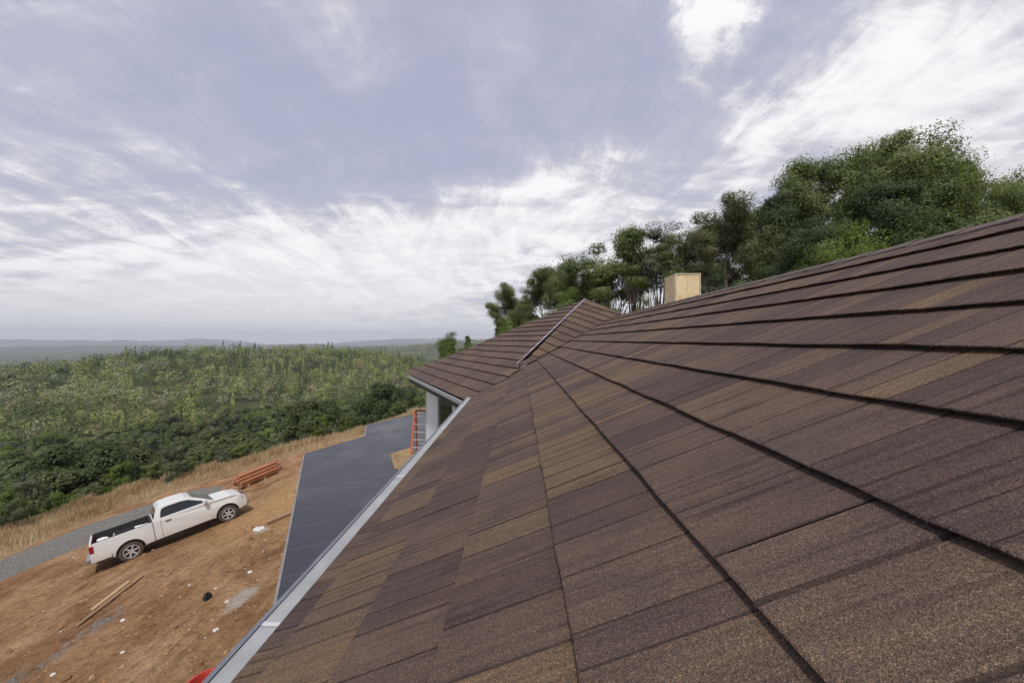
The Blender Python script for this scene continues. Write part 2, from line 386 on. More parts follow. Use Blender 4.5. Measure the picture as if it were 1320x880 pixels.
def grass_width(x, y):
    return np.where(x > -9, 5.0, np.interp(y, [8, 17, 23, 25.5, 30, 34], [8.6, 7.6, 6.0, 5.4, 3.2, 2.6]))
def build_ground():
    rr = [1.0]
    while rr[-1] < 16000:
        r = rr[-1]; rr.append(r + max(.11, r * (.008 if r < 60 else .016)))
    rr = np.array(rr)
    A = np.concatenate([np.linspace(-60, 60, 420), np.linspace(60, 300, 60)[1:-1]]) * math.pi / 180     # finest where the view is
    n, m = len(rr), len(A)
    RR, AA = np.meshgrid(rr, A, indexing='ij'); x = RR * np.sin(AA); y = RR * np.cos(AA); z = height(x, y)
    # small relief of the yard: ruts running with the truck, clods and spoil heaps
    d = crest_dist(x, y); near = sstep(-d, .3, 1.5) * (RR < 60)
    u = x * math.cos(R(35)) - y * math.sin(R(35)); v = x * math.sin(R(35)) + y * math.cos(R(35))
    z += near * (.26 * fbm(u * 1.7, v * .25, 31, 3) + .18 * fbm(x * 1.3, y * 1.3, 41, 4) * sstep(u, -20.5, -15))
    # a low berm along the edge of the drop
    z += .35 * np.exp(-((d + .9) / .9) ** 2) * (RR < 80) * (x < 0)
    V = np.stack([x, y, z], -1).reshape(-1, 3)
    i, j = np.meshgrid(np.arange(n - 1), np.arange(m), indexing='ij'); j2 = (j + 1) % m
    Fq = np.stack([i * m + j, (i + 1) * m + j, (i + 1) * m + j2, i * m + j2], -1).reshape(-1, 4)[:, ::-1]
    def seg(ax, ay, bx, by):
        abx, aby = bx - ax, by - ay; t = np.clip(((x - ax) * abx + (y - ay) * aby) / (abx * abx + aby * aby), 0, 1)
        return np.hypot(x - ax - t * abx, y - ay - t * aby)
    gd = np.minimum(np.minimum(seg(-23.0, 16.4, -22.4, 18.6), seg(-22.4, 18.6, -21.9, 20.9)), seg(-21.9, 20.9, -19.4, 23.4))
    gravel = 1 - sstep(gd, 1.2, 3.0)
    g2 = np.minimum(seg(-11.9, 9.0, -11.7, 10.4), seg(-11.7, 10.4, -11.6, 11.6)); gravel = np.maximum(gravel, .46 * (1 - sstep(g2, .1, .9)))
    chalk = 1 - sstep(np.hypot((x + 7.44) / .8, (y - 11.05) / 1.1), .1, .9)
    c2 = 1 - sstep(np.hypot(x + 9.8, y - 15.8), .1, .7); chalk = np.maximum(chalk, .8 * c2)
    gw = grass_width(x, y); grass = sstep(d + gw, -.6, .4)
    wild = sstep(d, .8, 3.5); wild = np.maximum(wild, sstep(x, 4, 9) * .8)
    orange = sstep(y, 13.5, 18) * sstep(x, -13.6, -11.2) * .85
    me = npmesh('ground', V, Fq, True, vattr={k: a.reshape(-1) for k, a in dict(gravel=gravel, chalk=chalk, grass=grass, wild=wild, orange=orange).items()})
    tag(obj('ground', me, MG), kind='structure', label='orange brown dirt yard falling away to wooded hills', cat='ground')
build_ground()

# ------------------------------------------------------------------ roofs
T = .484; H = .74
YAW = math.atan(30 / F)
n_ = Vector((math.cos(YAW), -math.sin(YAW), 0)); d_ = Vector((math.sin(YAW), math.cos(YAW), 0))
def main_pt(u, v, w=0.0):                         # u across (up the slope), v along the ridge, w above the plane
    return n_ * u + d_ * v + Vector((0, 0, -H + T * u + w))
house = empty('house', (0, 4, YARD - .5), 0, 'single storey house with brown shingled roof on a dirt hillside yard', 'house')
HB = Vector(house.location)

def shingles(name, origin, U, Vv, W, rows, vrange, mat_, seed=1, lip=.027, wmin=.08, wmax=.23, trange_=(0, 1)):
    """courses of pressed metal tabs. origin + U*s + Vv*t + W*w; rows = list of s values of the course edges (up slope)
       vrange(s0, s1) -> (t0 at s0, t1 at s0, t0 at s1, t1 at s1)"""
    rs = random.Random(seed); vs = []; fs = []; tint = []; sd_ = []; gr_ = []; uvs = []
    def P(s, t, w): return origin + U * s + Vv * t + W * w
    for k in range(len(rows) - 1):
        s0, s1 = rows[k], rows[k + 1]; a0, b0, a1, b1 = vrange(s0, s1)
        lo, hi = min(a0, a1), max(b0, b1)
        if hi - lo < .02: continue
        t = lo - rs.random() * .3; base_c = rs.random()
        prev = rs.random()
        while t < hi:
            wd = rs.uniform(wmin, wmax)
            if rs.random() < .22: c = prev
            else:
                c = rs.choice([.0, .08, .15, .22, .3, .38, .42, .5, .58, .66, .75, .9]) + rs.uniform(-.05, .05); c = trange_[0] + (trange_[1] - trange_[0]) * c
            prev = c; sdv = rs.random(); hh = rs.uniform(-.0012, .0012)
            def cl0(q): return min(max(q, a0), b0)
            def cl1(q): return min(max(q, a1), b1)
            g = rs.choice([.0022, .0035, .006, .008]); gd_ = rs.choice([.0025, .006, .009])
            prof = [(t, -gd_), (t + g, -.0008), (t + 2.4 * g, 0), (t + wd - 2.4 * g, 0), (t + wd - g, -.0008), (t + wd, -gd_)]
            b = len(vs)
            # rows of points: back of riser, underside, lip bottom, lip top, rounded top, mid, upper end
            S_ = [(s0 + .030, -.004), (s0 + .030, lip - .006), (s0, lip - .0065), (s0 - .0012, lip - .0025), (s0 + .0022, lip), (s0 + (s1 - s0) * .5, lip * .52), (s1 + .028, -.0012)]
            for si, (s, w) in enumerate(S_):
                for (q, dw) in prof:
                    f = (s - s0) / (s1 - s0) if s1 != s0 else 0
                    f = min(max(f, 0), 1)
                    qa, qb = cl0(q), cl1(q); qq = qa * (1 - f) + qb * f
                    wob = (.0022 * math.sin(qq * 7.3 + k * 1.9) + .0014 * math.sin(qq * 23 + k * 5.1)); vs.append(P(s + wob * (1 - f), qq, w + hh + wob * .5 + (dw if si >= 3 else 0)))
            nP = len(prof)
            for si in range(len(S_) - 1):
                for j in range(nP - 1):
                    i0 = b + si * nP + j
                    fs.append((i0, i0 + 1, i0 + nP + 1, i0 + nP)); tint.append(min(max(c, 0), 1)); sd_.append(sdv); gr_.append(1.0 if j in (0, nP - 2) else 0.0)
                    sA, sB = S_[si][0], S_[si + 1][0]; tA, tB = prof[j][0], prof[j + 1][0]
                    uvs += [(sA, tA), (sA, tB), (sB, tB), (sB, tA)]
            t += wd
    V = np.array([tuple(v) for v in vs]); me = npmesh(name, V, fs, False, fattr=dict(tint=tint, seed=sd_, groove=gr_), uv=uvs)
    bm = bmesh.new(); bm.from_mesh(me)
    bad = [f for f in bm.faces if f.calc_area() < 1e-9]
    bmesh.ops.delete(bm, geom=bad, context='FACES')
    bmesh.ops.recalc_face_normals(bm, faces=bm.faces) if False else None
    bm.to_mesh(me); bm.free(); me.materials.append(mat_)
    return me
def local(me, parent):                          # world-space mesh data moved into its parent's frame
    co_ = np.empty(len(me.vertices) * 3, np.float32); me.vertices.foreach_get('co', co_)
    co_ = co_.reshape(-1, 3) - np.array(parent, np.float32); me.vertices.foreach_set('co', co_.ravel()); me.update(); return me

# valley line on the main roof plane (u, v)
def uv_of(x, y): p = Vector((x, y, 0)); return p.dot(n_), p.dot(d_)
def mainray(px, py):
    rx, rz = (px - PX) / F, (PY - py) / F; un = n_.x * rx + n_.y
    Y = -H / (rz - T * un); return uv_of(rx * Y, Y)
VAL = [mainray(*q) for q in ((597, 514), (640, 493.6), (677, 473), (708, 455.5), (735.5, 440), (756, 427), (776, 417), (798, 404.5))]
VAL = sorted(VAL)
vu = [a for a, b in VAL]; vv = [b for a, b in VAL]
def vmax(u): return float(np.interp(u, vu, vv))
sp = .4485 * H; u1 = .154 * H
U_EAVE, U_RIDGE = -1.02, 4.19 * H
rows = [U_EAVE] + [u1 + k * sp for k in range(-3, 12) if U_EAVE + .05 < u1 + k * sp < U_RIDGE - .08] + [U_RIDGE]
SU = 1 / 1.0                                   # shingles() is fed plan distances: U carries the slope
Uv = n_ + Vector((0, 0, T)); Wv = Vector((0, 0, 1))
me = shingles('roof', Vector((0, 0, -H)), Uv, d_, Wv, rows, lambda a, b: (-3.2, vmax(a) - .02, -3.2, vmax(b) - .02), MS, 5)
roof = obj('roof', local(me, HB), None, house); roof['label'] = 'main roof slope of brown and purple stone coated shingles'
# underlay sheet just below, and the back slope
mb = MB()
def quad(mb, *p): mb.add(p, [tuple(range(len(p)))])
pts = [main_pt(U_EAVE, -3.2, -.03), main_pt(U_RIDGE, -3.2, -.03)] + [main_pt(u, vmax(u) - .02, -.03) for u in reversed(sorted(set([U_EAVE, U_RIDGE] + [q for q in vu if U_EAVE < q < U_RIDGE])))]
mb.add([p - HB for p in pts], [tuple(range(len(pts)))])
u = mb.build('roof_deck', M_dark, roof)
back = shingles('back', Vector((0, 0, -H)) + Uv * U_RIDGE, n_ + Vector((0, 0, -T)), d_, Wv, [4.1 - sp * k for k in range(13)][::-1] if False else [0, .001], lambda a, b: (0, 0, 0, 0), MS) if False else None
# back slope: courses face away; built as course strips going down the far side
mb = MB(); rs = random.Random(3); zr = -H + T * U_RIDGE
for k in range(12):
    a, b = U_RIDGE + k * sp, U_RIDGE + (k + 1) * sp
    t = -3.2
    while t < 13.2:
        wd = rs.uniform(.15, .4); c = rs.random()
        za = zr - T * (a - U_RIDGE); zb = zr - T * (b - U_RIDGE) + .017
        p = [n_ * a + d_ * t + Vector((0, 0, za)), n_ * b + d_ * t + Vector((0, 0, zb)), n_ * b + d_ * min(t + wd - .004, 13.2) + Vector((0, 0, zb)), n_ * a + d_ * min(t + wd - .004, 13.2) + Vector((0, 0, za))]
        q = [p[1], p[1] - Vector((0, 0, .017)), p[2] - Vector((0, 0, .017)), p[2]]
        mb.add([v - HB for v in p], [(0, 1, 2, 3)], c); mb.add([v - HB for v in q], [(0, 1, 2, 3)], c); t += wd
bk = mb.build('back_slope', MS, house)
uvl = bk.data.uv_layers.new(name='UVMap')
for lo in bk.data.loops:
    p = bk.data.vertices[lo.vertex_index].co + HB; uvl.data[lo.index].uv = (p.dot(n_), p.dot(d_))
bk.data.attributes.new('seed', 'FLOAT', 'FACE')
# ridge caps: short overlapping V pieces
def caps(name, P0, P1, side, hw, drop, mat_, parent, step=.34, lift=.022):
    mb = MB(); P0 = Vector(P0); P1 = Vector(P1); d = (P1 - P0); n = max(1, int(d.length / step)); dn = d.normalized()
    rs = random.Random(5)
    for i in range(n):
        a = P0 + d * (i / n) - dn * .02; b = P0 + d * ((i + 1) / n) + dn * .02
        za, zb = lift + .012, lift
        vs = []
        for p, z in ((a, za), (b, zb)):
            for (s, dz) in ((-hw, -drop), (-hw * .35, -drop * .28), (0, 0), (hw * .35, -drop * .28), (hw, -drop)):
                vs.append(p + Vector(side) * s + Vector((0, 0, dz + z)) - HB)
            for (s, dz) in ((-hw, -drop - .014), (hw, -drop - .014)): vs.append(p + Vector(side) * s + Vector((0, 0, dz + z)) - HB)
        fs = [(j, j + 1, j + 8, j + 7) for j in range(4)] + [(0, 7, 12, 5), (4, 6, 13, 11), (0, 1, 2, 3, 4, 6, 5), (7, 8, 9, 10, 11, 13, 12)]
        mb.add(vs, fs, rs.random())
    o = mb.build(name, mat_, parent)
    return o
MCAP = worn('ridge_cap_shingle', (.070, .052, .050), (.135, .105, .085), 9, .85, bumpd=.003, bscale=200)
caps('ridge_cap', main_pt(U_RIDGE, -3.2), main_pt(U_RIDGE, vmax(U_RIDGE) + .1), n_, .12, .055, MCAP, house, .33, .012)

# ---- wing roof (turns 23 degrees to the left of the main ridge)
d2 = Vector((-.396, .918, 0)).normalized(); n2 = Vector((d2.y, -d2.x, 0))
E1 = Vector((-.755, 8.44, -1.33)); E2 = Vector((-3.32, 14.4, -1.33))
def wingray(px, py):
    r = Vector(((px - PX) / F, 1, (PY - py) / F)); Y = (-1.33 - T * n2.dot(E1)) / (r.z - T * n2.dot(r)); return r * Y
APEX = wingray(754, 386); HIP = wingray(667, 468)
farE = [wingray(*q) for q in ((528, 477), (583.6, 457), (616, 443.5), (654, 427), (692, 411.5), (727, 396.5), (754, 386))]
def st(p): q = p - E1; return q.dot(n2), q.dot(d2)      # s up slope (plan), t along eave
fs_, ft_ = zip(*[st(p) for p in farE])
hs = [0.0, st(Vector((*(n_ * VAL[1][0] + d_ * VAL[1][1]).xy, 0)))[0], st(HIP)[0], st(APEX)[0]]
h0 = st(wingray(597, 514.5)); h1 = st(wingray(640, 493.0)); h15 = st(wingray(664, 480)); h2 = st(HIP); h3 = st(APEX)
nearS = [h0[0], h1[0], h15[0], h2[0] + .02, h3[0]]; nearT = [h0[1], h1[1], h15[1], h2[1], h3[1]]
def wr(a, b):
    f = lambda s: float(np.interp(s, nearS, nearT)) - .12 * (s < h2[0])
    g = lambda s: float(np.interp(s, fs_, ft_))
    return (f(a), max(g(a), f(a)), f(b), max(g(b), f(b)))
wrows = list(np.arange(0, h3[0], sp)) + [h3[0]]
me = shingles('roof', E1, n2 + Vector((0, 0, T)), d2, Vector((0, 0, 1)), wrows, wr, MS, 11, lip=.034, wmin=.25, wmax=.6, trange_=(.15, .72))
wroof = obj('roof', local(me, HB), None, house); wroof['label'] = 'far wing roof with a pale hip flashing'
# sliver facet facing the viewer between the hip and the valley
VR = wingray(754, 386)
u_, v_ = mainray(799, 404); VR = n_ * u_ + d_ * v_ + Vector((0, 0, -H + T * u_)) + Vector((.0, .0, 0))
LO = HIP + Vector((-.02, -.22, -.16)); 
a3 = APEX; nrm = (a3 - LO).cross(VR - LO).normalized()
if nrm.z < 0: nrm = -nrm
# course direction: the in-plane direction that falls towards the valley
rA, rB = ray(700, 430), ray(760, 453.5)
def onpl(r): return r * (LO.dot(nrm) / r.dot(nrm))
cd = (onpl(rB) - onpl(rA)).normalized(); ud = nrm.cross(cd); ud = ud if ud.z > 0 else -ud
def stf(p): q = p - LO; return q.dot(ud), q.dot(cd)
tri = [stf(LO), stf(VR), stf(a3)]
def trange(s):
    xs = []
    for i in range(3):
        (s0, t0), (s1, t1) = tri[i], tri[(i + 1) % 3]
        if (s0 - s) * (s1 - s) <= 0 and abs(s1 - s0) > 1e-9: xs.append(t0 + (t1 - t0) * (s - s0) / (s1 - s0))
    return (min(xs), max(xs)) if len(xs) >= 2 else (tri[0][1], tri[0][1])
smin, smax = min(q[0] for q in tri), max(q[0] for q in tri)
fr = list(np.linspace(smin, smax, 14)); fr[0] += 1e-4; fr[-1] -= 1e-4
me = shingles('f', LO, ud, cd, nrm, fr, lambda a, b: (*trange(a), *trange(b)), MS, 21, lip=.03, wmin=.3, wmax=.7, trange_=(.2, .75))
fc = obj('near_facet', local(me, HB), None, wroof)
mb = MB(); mb.add([p - nrm * .012 - HB for p in (LO, VR, a3)], [(0, 1, 2)]); mb.build('roof_deck', M_dark, wroof)
mb = MB(); pl = [wingray(597, 516), E2 + d2 * 0] + farE[1:] + [HIP, wingray(655, 486)]
mb.add([p - Vector((0, 0, .035)) - HB for p in pl], [tuple(range(len(pl)))]); mb.build('roof_deck', M_dark, wroof)
# facets on the far side
B1 = Vector((1.5, 21.5, -1.33)); B2 = Vector((9, 18, -1.33)); B3 = Vector((8.5, 12.5, -1.0))
mb = MB()
for tr_ in ((E2, APEX, B1), (APEX, B2, B1), (APEX, B3, B2), (APEX, VR, B3)):
    mb.add([p - HB - Vector((0, 0, .02)) for p in tr_], [(0, 1, 2)], .4)
bf = mb.build('back_slope', MS, wroof)
uvl = bf.data.uv_layers.new(name='UVMap')
for lo in bf.data.loops: uvl.data[lo.index].uv = bf.data.vertices[lo.vertex_index].co.xy
bf.data.attributes.new('seed', 'FLOAT', 'FACE')
side = (APEX - HIP).cross(Vector((0, 0, 1))).normalized()
vb = mainray(678, 474); vb = n_ * vb[0] + d_ * vb[1] + Vector((0, 0, -H + T * vb[0] + .004))
mb = MB(); mb.add([p - HB for p in (HIP + Vector((0, .05, -.01)), wingray(650, 487.5), LO, vb, HIP + (APEX - HIP) * .06 + Vector((.12, 0, -.03)))], [(0, 1, 2, 3, 4)], .4); mb.build('valley_flashing', MCAP, wroof)
caps('hip_cap', HIP + (HIP - APEX) * .035 + Vector((0, 0, -.01)), APEX + Vector((0, 0, .02)), side, .024, .008, M_cap, wroof, .42, .016)
s2 = (VR - APEX).cross(Vector((0, 0, 1))).normalized()
caps('hip_cap', APEX, VR, s2, .06, .03, MCAP, wroof, .42, .02)

# ---- gutter with joints, drip edge
GU0, GU1 = U_EAVE + .004, -1.138; GZ = -H + T * U_EAVE - .028
gend = vmax(U_EAVE) - .05
mb = MB()
def gp(u, v, z): return n_ * u + d_ * v + Vector((0, 0, z)) - HB
prof = [(GU0 + .05, GZ + .012), (GU0, GZ + .004), (GU1 + .012, GZ), (GU1, GZ + .004), (GU1 - .004, GZ - .01), (GU1, GZ - .06), (GU1 + .02, GZ - .11), (GU0 - .02, GZ - .115), (GU0 + .05, GZ - .10)]
v0 = -3.2; joints = [-.9, 1.02, 1.62, 3.45, 5.4, 7.2]
edges = [v0] + joints + [gend]
for a, b in zip(edges[:-1], edges[1:]):
    vs = [gp(u, a, z) for u, z in prof] + [gp(u, b, z) for u, z in prof]; k = len(prof)
    mb.add(vs, [(i, (i + 1) % k, k + (i + 1) % k, k + i) for i in range(k)] + [tuple(range(k))[::-1], tuple(range(k, 2 * k))])
gut = mb.build('gutter', M_galv, house); gut['label'] = 'pale metal gutter along the main eave'
M_joint = mat('joint_metal', (.62, .63, .65), .4, .3)
for j in joints:
    mb = MB(); jw = .006 + .004 * j if j > 0 else .006
    vs = [gp(u, j - jw, z + .003) for u, z in prof[1:6]] + [gp(u, j + jw, z + .003) for u, z in prof[1:6]]
    mb.add(vs, [(i, i + 1, 6 + i, 5 + i) for i in range(4)]); mb.build('joint_cover', M_joint, gut)
mb = MB(); mb.bar(gp(GU1 - .022, v0, GZ - .035), gp(GU1 - .022, gend, GZ - .035), .022, .07); mb.build('outer_lip', worn('lip_metal', (.14, .15, .18), (.22, .23, .26), 4, .5, .3), gut)
# wing eave: fascia, gutter, soffit
mb = MB(); o1 = wingray(597, 516.5); 
mb.bar(o1 - HB - n2 * .03 + Vector((0, 0, -.05)), E2 - HB - n2 * .03 + d2 * .05 + Vector((0, 0, -.05)), .05, .09)
mb.build('gutter', M_galv, house)['label'] = 'metal gutter along the wing eave'
mb = MB(); mb.bar(o1 - HB + n2 * .02 + Vector((0, 0, -.16)), E2 - HB + n2 * .02 + Vector((0, 0, -.16)), .04, .14)
mb.build('fascia', M_dark, house)
mb = MB(); q = [E1 + n2 * .0, E2 + n2 * 0, E2 + n2 * .8, E1 + n2 * .8]
mb.add([p - HB + Vector((0, 0, -.24)) for p in q], [(0, 1, 2, 3)]); mb.build('soffit', M_soffit, house)
mb = MB(); q = [(GU0, -3.2), (GU0, gend), (GU0 + .6, gend), (GU0 + .6, -3.2)]
mb.add([gp(a, b, GZ - .12) for a, b in q], [(0, 1, 2, 3)]); mb.build('soffit', M_soffit, house)
# ---- walls of the wing under the eave
WZ0, WZ1 = -4.6, -1.6
W0 = Vector((-.34, 8.62, 0))
def wp(s, off=0.0, z=0.0): return W0 + d2 * s + n2 * off + Vector((0, 0, z)) - HB
def wallbox(name, s0, s1, z0, z1, th, mat_, off=0.0, parent=house, bevel=0):
    mb = MB(); mb.bar(wp((s0), off + th / 2, (z0 + z1) / 2), wp((s1), off + th / 2, (z0 + z1) / 2), th, z1 - z0)
    return mb.build(name, mat_, parent, bevel)
wallbox('wall', 4.22, 5.49, WZ0, WZ1, .16, M_white)['label'] = 'white painted corner wall under the wing eave'
wallbox('wall', -.4, 4.22, WZ1 - .12, WZ1, .16, M_white)
wallbox('wall', -.4, 4.22, WZ0, WZ0 + .12, .16, M_white)
wnd = wallbox('window', 2.05, 4.22, WZ0 + .12, WZ1 - .12, .02, M_glass, .07); wnd['label'] = 'tall dark glass door panel facing the deck'
for s in (2.28, 4.16): wallbox('frame', s - .12, s + .06 if s < 3 else s + .06, WZ0 + .12, WZ1 - .12, .07, M_white, .02, wnd)
w2 = wallbox('window', .3, 2.05, WZ0 + .12, WZ1 - .12, .02, M_glass, .07)
wallbox('frame', .2, .3, WZ0 + .12, WZ1 - .12, .07, M_white, .02, w2)
c0 = W0 + d2 * 5.49
mb = MB(); e = c0 - HB; e2 = e + n2 * 6 + d2 * 2
mb.bar(e + Vector((0, 0, -3.1)), e2 + Vector((0, 0, -3.1)), .16, 3.0); mb.build('wall', M_stucco, house)
# main house walls beneath the eave and lower storey
mb = MB()
a = n_ * -.6 + d_ * -3.0; b = n_ * -.6 + d_ * 8.7; c = n_ * 6.6 + d_ * -3.0; dd = n_ * 6.6 + d_ * 12.6
for p, q in ((a, b), (a, c), (c, dd)):
    mb.bar(p - HB + Vector((0, 0, -5.05)), q - HB + Vector((0, 0, -5.05)), .2, 6.9)
mb.build('wall', M_stucco, house)['label'] = 'tan stucco walls beneath the main roof'
mb = MB(); p = wp(-.3, .1, -6.6); q = wp(12, .1, -6.6); mb.bar(p, q, .2, 3.8); mb.build('wall', M_stucco, house)

# ---- deck with dark membrane
DZ = -4.6
dk = [(-7.76, 15.33), (-6.31, 18.18), (-7.03, 20.5), (-4.5, 24.5), (3, 24.0), (-.3, 9.0), (-.6, 5.5), (-3.36, 5.5)]
def deck_mat():
    m = mat('deck_membrane', rough=.33, spec=.55); t = m.node_tree; oc = ocoord(t); b = t.nodes['Principled BSDF']
    mp = N(t, 'ShaderNodeMapping'); mp.inputs['Rotation'].default_value = (0, 0, R(-23.3)); L(t, oc, mp.inputs[0])
    sx = N(t, 'ShaderNodeSeparateXYZ'); L(t, mp.outputs[0], sx.inputs[0])
    n1 = noise(t, oc, .8, 6, .6, .6); n2n = noise(t, oc, 9, 5, .6)
    seam = M_(t, 'ABSOLUTE', M_(t, 'SUBTRACT', M_(t, 'FRACT', M_(t, 'MULTIPLY', sx.outputs[1], .95)), .5))
    sl_ = sm(t, seam, 0, .018, 1, 0)
    c = ramp(t, n1, [(.3, (.018, .019, .028)), (.7, (.036, .038, .050))])
    c = mixc(t, .5, c, ramp(t, n2n, [(.3, (.75, .75, .75)), (.7, (1.25, 1.25, 1.25))]), 'MULTIPLY')
    c = mixc(t, M_(t, 'MULTIPLY', sl_, .8), c, (.085, .088, .10))
    dst = sm(t, noise(t, oc, .35, 5, .65, .5), .52, .68, 0, .5)
    c = mixc(t, dst, c, (.10, .098, .10)); L(t, c, b.inputs['Base Color'])
    L(t, ramp(t, n1, [(.3, (.30,) * 3), (.7, (.48,) * 3)]), b.inputs['Roughness'])
    bump(t, M_(t, 'ADD', n2n, M_(t, 'MULTIPLY', sl_, 1.5)), .003, .6)
    return m
mb = MB(); mb.prism([(x - HB.x, y - HB.y) for x, y in dk], DZ - .25 - HB.z, DZ - HB.z)
deck = mb.build('deck', deck_mat(), house); deck['label'] = 'flat deck covered in dark grey roofing membrane'
mb = MB()
for p, q in zip(dk[:3], dk[1:4]):
    P, Q = Vector((*p, DZ - .02)), Vector((*q, DZ - .02)); mb.bar(P - HB, Q - HB, .05, .06)
P, Q = Vector((*dk[-1], DZ - .02)), Vector((*dk[0], DZ - .02)); mb.bar(P - HB, Q - HB, .05, .06)
mb.build('edge_trim', worn('edge_trim', (.20, .19, .18), (.30, .28, .26), 3, .5, .2), deck)
mb = MB()
for x, y in ((-7.4, 15.0), (-3.7, 6.4), (-5.6, 10.8), (-6.3, 17.6), (-6.6, 20.2)):
    mb = MB(); g = hz(x, y); mb.bar(Vector((x, y, g - .2)) - HB, Vector((x, y, DZ - .26)) - HB, .16, .16)
    mb.build('support', M_soffit, deck)
# patch of bare plywood in the membrane by the ladder
def dpt(px, py, z): Y = F * -z / (py - PY); return Vector(((px - PX) / F * Y, Y, z))
mb = MB(); pp = [dpt(*q, DZ + .004) for q in ((503, 585), (528, 577), (545, 590), (528, 612), (508, 603))]
mb.prism([(p.x - HB.x, p.y - HB.y) for p in pp], DZ + .001 - HB.z, DZ + .02 - HB.z)
mb.build('plywood_patch', worn('plywood', (.20, .135, .060), (.36, .26, .13), 3, .8), deck)

# ---- chimney chase sheathed in raw board
M_osb = worn('raw_board', (.62, .47, .25), (.80, .67, .44), 6, .8, bumpd=.003, bscale=40)
M_osb2 = worn('board_trim', (.60, .52, .36), (.72, .64, .46), 5, .8)
near = Vector(((870 - PX) / F * 8.6, 8.6, 0)); cu, cv = uv_of(near.x, near.y); cw, cl = .56, .62
mb = MB(); ztop = 85 / F * 8.6
def cp(du, dv, z): return n_ * (cu + du) + d_ * (cv + dv) + Vector((0, 0, z)) - HB
mb.bar(cp(cw / 2, 0, (ztop - .9) / 2 + .1), cp(cw / 2, cl, (ztop - .9) / 2 + .1), cw, ztop + .7)
chim = mb.build('chimney', M_osb, house, .006); chim['label'] = 'square chimney chase sheathed in raw yellow board'
mb = MB()
zz = (ztop - .9) / 2 + .1 + (ztop + .7) / 2
mb.bar(cp(cw / 2, -.015, zz), cp(cw / 2, cl + .015, zz - .006), cw + .012, .016); 
for du in (.02, cw - .02): mb.bar(cp(du, -.006, 0), cp(du, -.006, zz), .05, .016, (1, 0, 0))
mb.bar(cp(.28, -.004, 0), cp(.28, -.004, zz), .006, .012, (1, 0, 0))
mb.build('trim_board', M_osb2, chim)

# ------------------------------------------------------------------ trees
def frames(d):
    d = d / (np.linalg.norm(d, axis=-1, keepdims=True) + 1e-9)
    a = np.where(np.abs(d[..., 2:3]) < .9, np.array([0, 0, 1.0]), np.array([1.0, 0, 0]))
    t = np.cross(d, a); t /= np.linalg.norm(t, axis=-1, keepdims=True) + 1e-9
    return t, np.cross(d, t)
def leaf_quads(pos, size, r, flat=.5, tint=None, out=None, jit=.75):
    n = len(pos); nr = r.normal(size=(n, 3)); nr[:, 2] = np.abs(nr[:, 2]) + flat
    if out is not None: nr = out / (np.linalg.norm(out, axis=1, keepdims=True) + 1e-6) * 1.5 + r.normal(size=(n, 3)) * jit * .5 + np.array([0, 0, .25])
    t, b = frames(nr); a = r.uniform(0, 6.28, (n, 1)); c, s = np.cos(a), np.sin(a)
    t, b = t * c + b * s, b * c - t * s
    sz = size * r.uniform(.6, 1.4, (n, 1)); 
    V = np.stack([pos - t * sz, pos + b * sz * .55, pos + t * sz, pos - b * sz * .55], 1).reshape(-1, 3)
    Fq = np.arange(4 * n).reshape(n, 4)
    tint = r.uniform(0, 1, n) if tint is None else np.clip(tint + r.normal(0, .10, n), 0, 1)
    return V, Fq, tint
def tubes(segs, n=5):
    """segs list of (p, q, r0, r1)"""
    P = np.array([s[0] for s in segs]); Q = np.array([s[1] for s in segs]); r0 = np.array([s[2] for s in segs])[:, None, None]; r1 = np.array([s[3] for s in segs])[:, None, None]
    t, b = frames(Q - P); th = np.arange(n) * 2 * math.pi / n
    ring = t[:, None] * np.cos(th)[None, :, None] + b[:, None] * np.sin(th)[None, :, None]
    V = np.concatenate([P[:, None] + ring * r0, Q[:, None] + ring * r1], 1).reshape(-1, 3)
    base = (np.arange(len(segs)) * 2 * n)[:, None]; i = np.arange(n)[None]; j = (i + 1) % n
    Fq = np.stack([base + i, base + j, base + n + j, base + n + i], -1).reshape(-1, 4)
    return V, Fq
def grow(seed, Ht, spread, trunks=1, lean=(0, 0), levels=4, up=.35, first=.28, droop=0.0):
    r = np.random.default_rng(seed); segs = []; tips = []
    def branch(p, d, ln, rad, lev):
        k = 3; step = ln / k; q = p
        for i in range(k):
            d = d + r.normal(0, .16, 3) + np.array([0, 0, up * .12 - droop * (lev > 2) * .1]); d = d / np.linalg.norm(d)
            nq = q + d * step; ra = rad * (1 - i / k * .35); rb = rad * (1 - (i + 1) / k * .35)
            segs.append((q, nq, ra, rb)); q = nq
            if lev >= 2 and i >= 1:
                tips.append((q, lev))
            if lev < levels and i >= (1 if lev else 1):
                for _ in range(1 if i < k - 1 else 2):
                    t, b = frames(d); a = r.uniform(0, 6.28); sp_ = r.uniform(.5, 1.05) * spread
                    nd = d + (t * math.cos(a) + b * math.sin(a)) * sp_; nd[2] += .12 * up
                    branch(q, nd / np.linalg.norm(nd), ln * r.uniform(.58, .82), rb * .62, lev + 1)
        tips.append((q, lev + .5))
    for k in range(trunks):
        a = r.uniform(0, 6.28); d = np.array([lean[0] + math.cos(a) * .22 * (trunks > 1), lean[1] + math.sin(a) * .22 * (trunks > 1), 1.0]); d /= np.linalg.norm(d)
        branch(np.array([math.cos(a), math.sin(a), 0]) * (.25 if trunks > 1 else 0), d, Ht * first * (1.0 if trunks == 1 else 1.25), Ht * .021 * (1 if trunks == 1 else .62), 0)
    P = np.array([t[0] for t in tips]); lv = np.array([t[1] for t in tips])
    top = P[:, 2].max(); k = Ht / top
    segs = [(p * k, q * k, a, b) for p, q, a, b in segs]; P = P * k
    return segs, P, lv, r
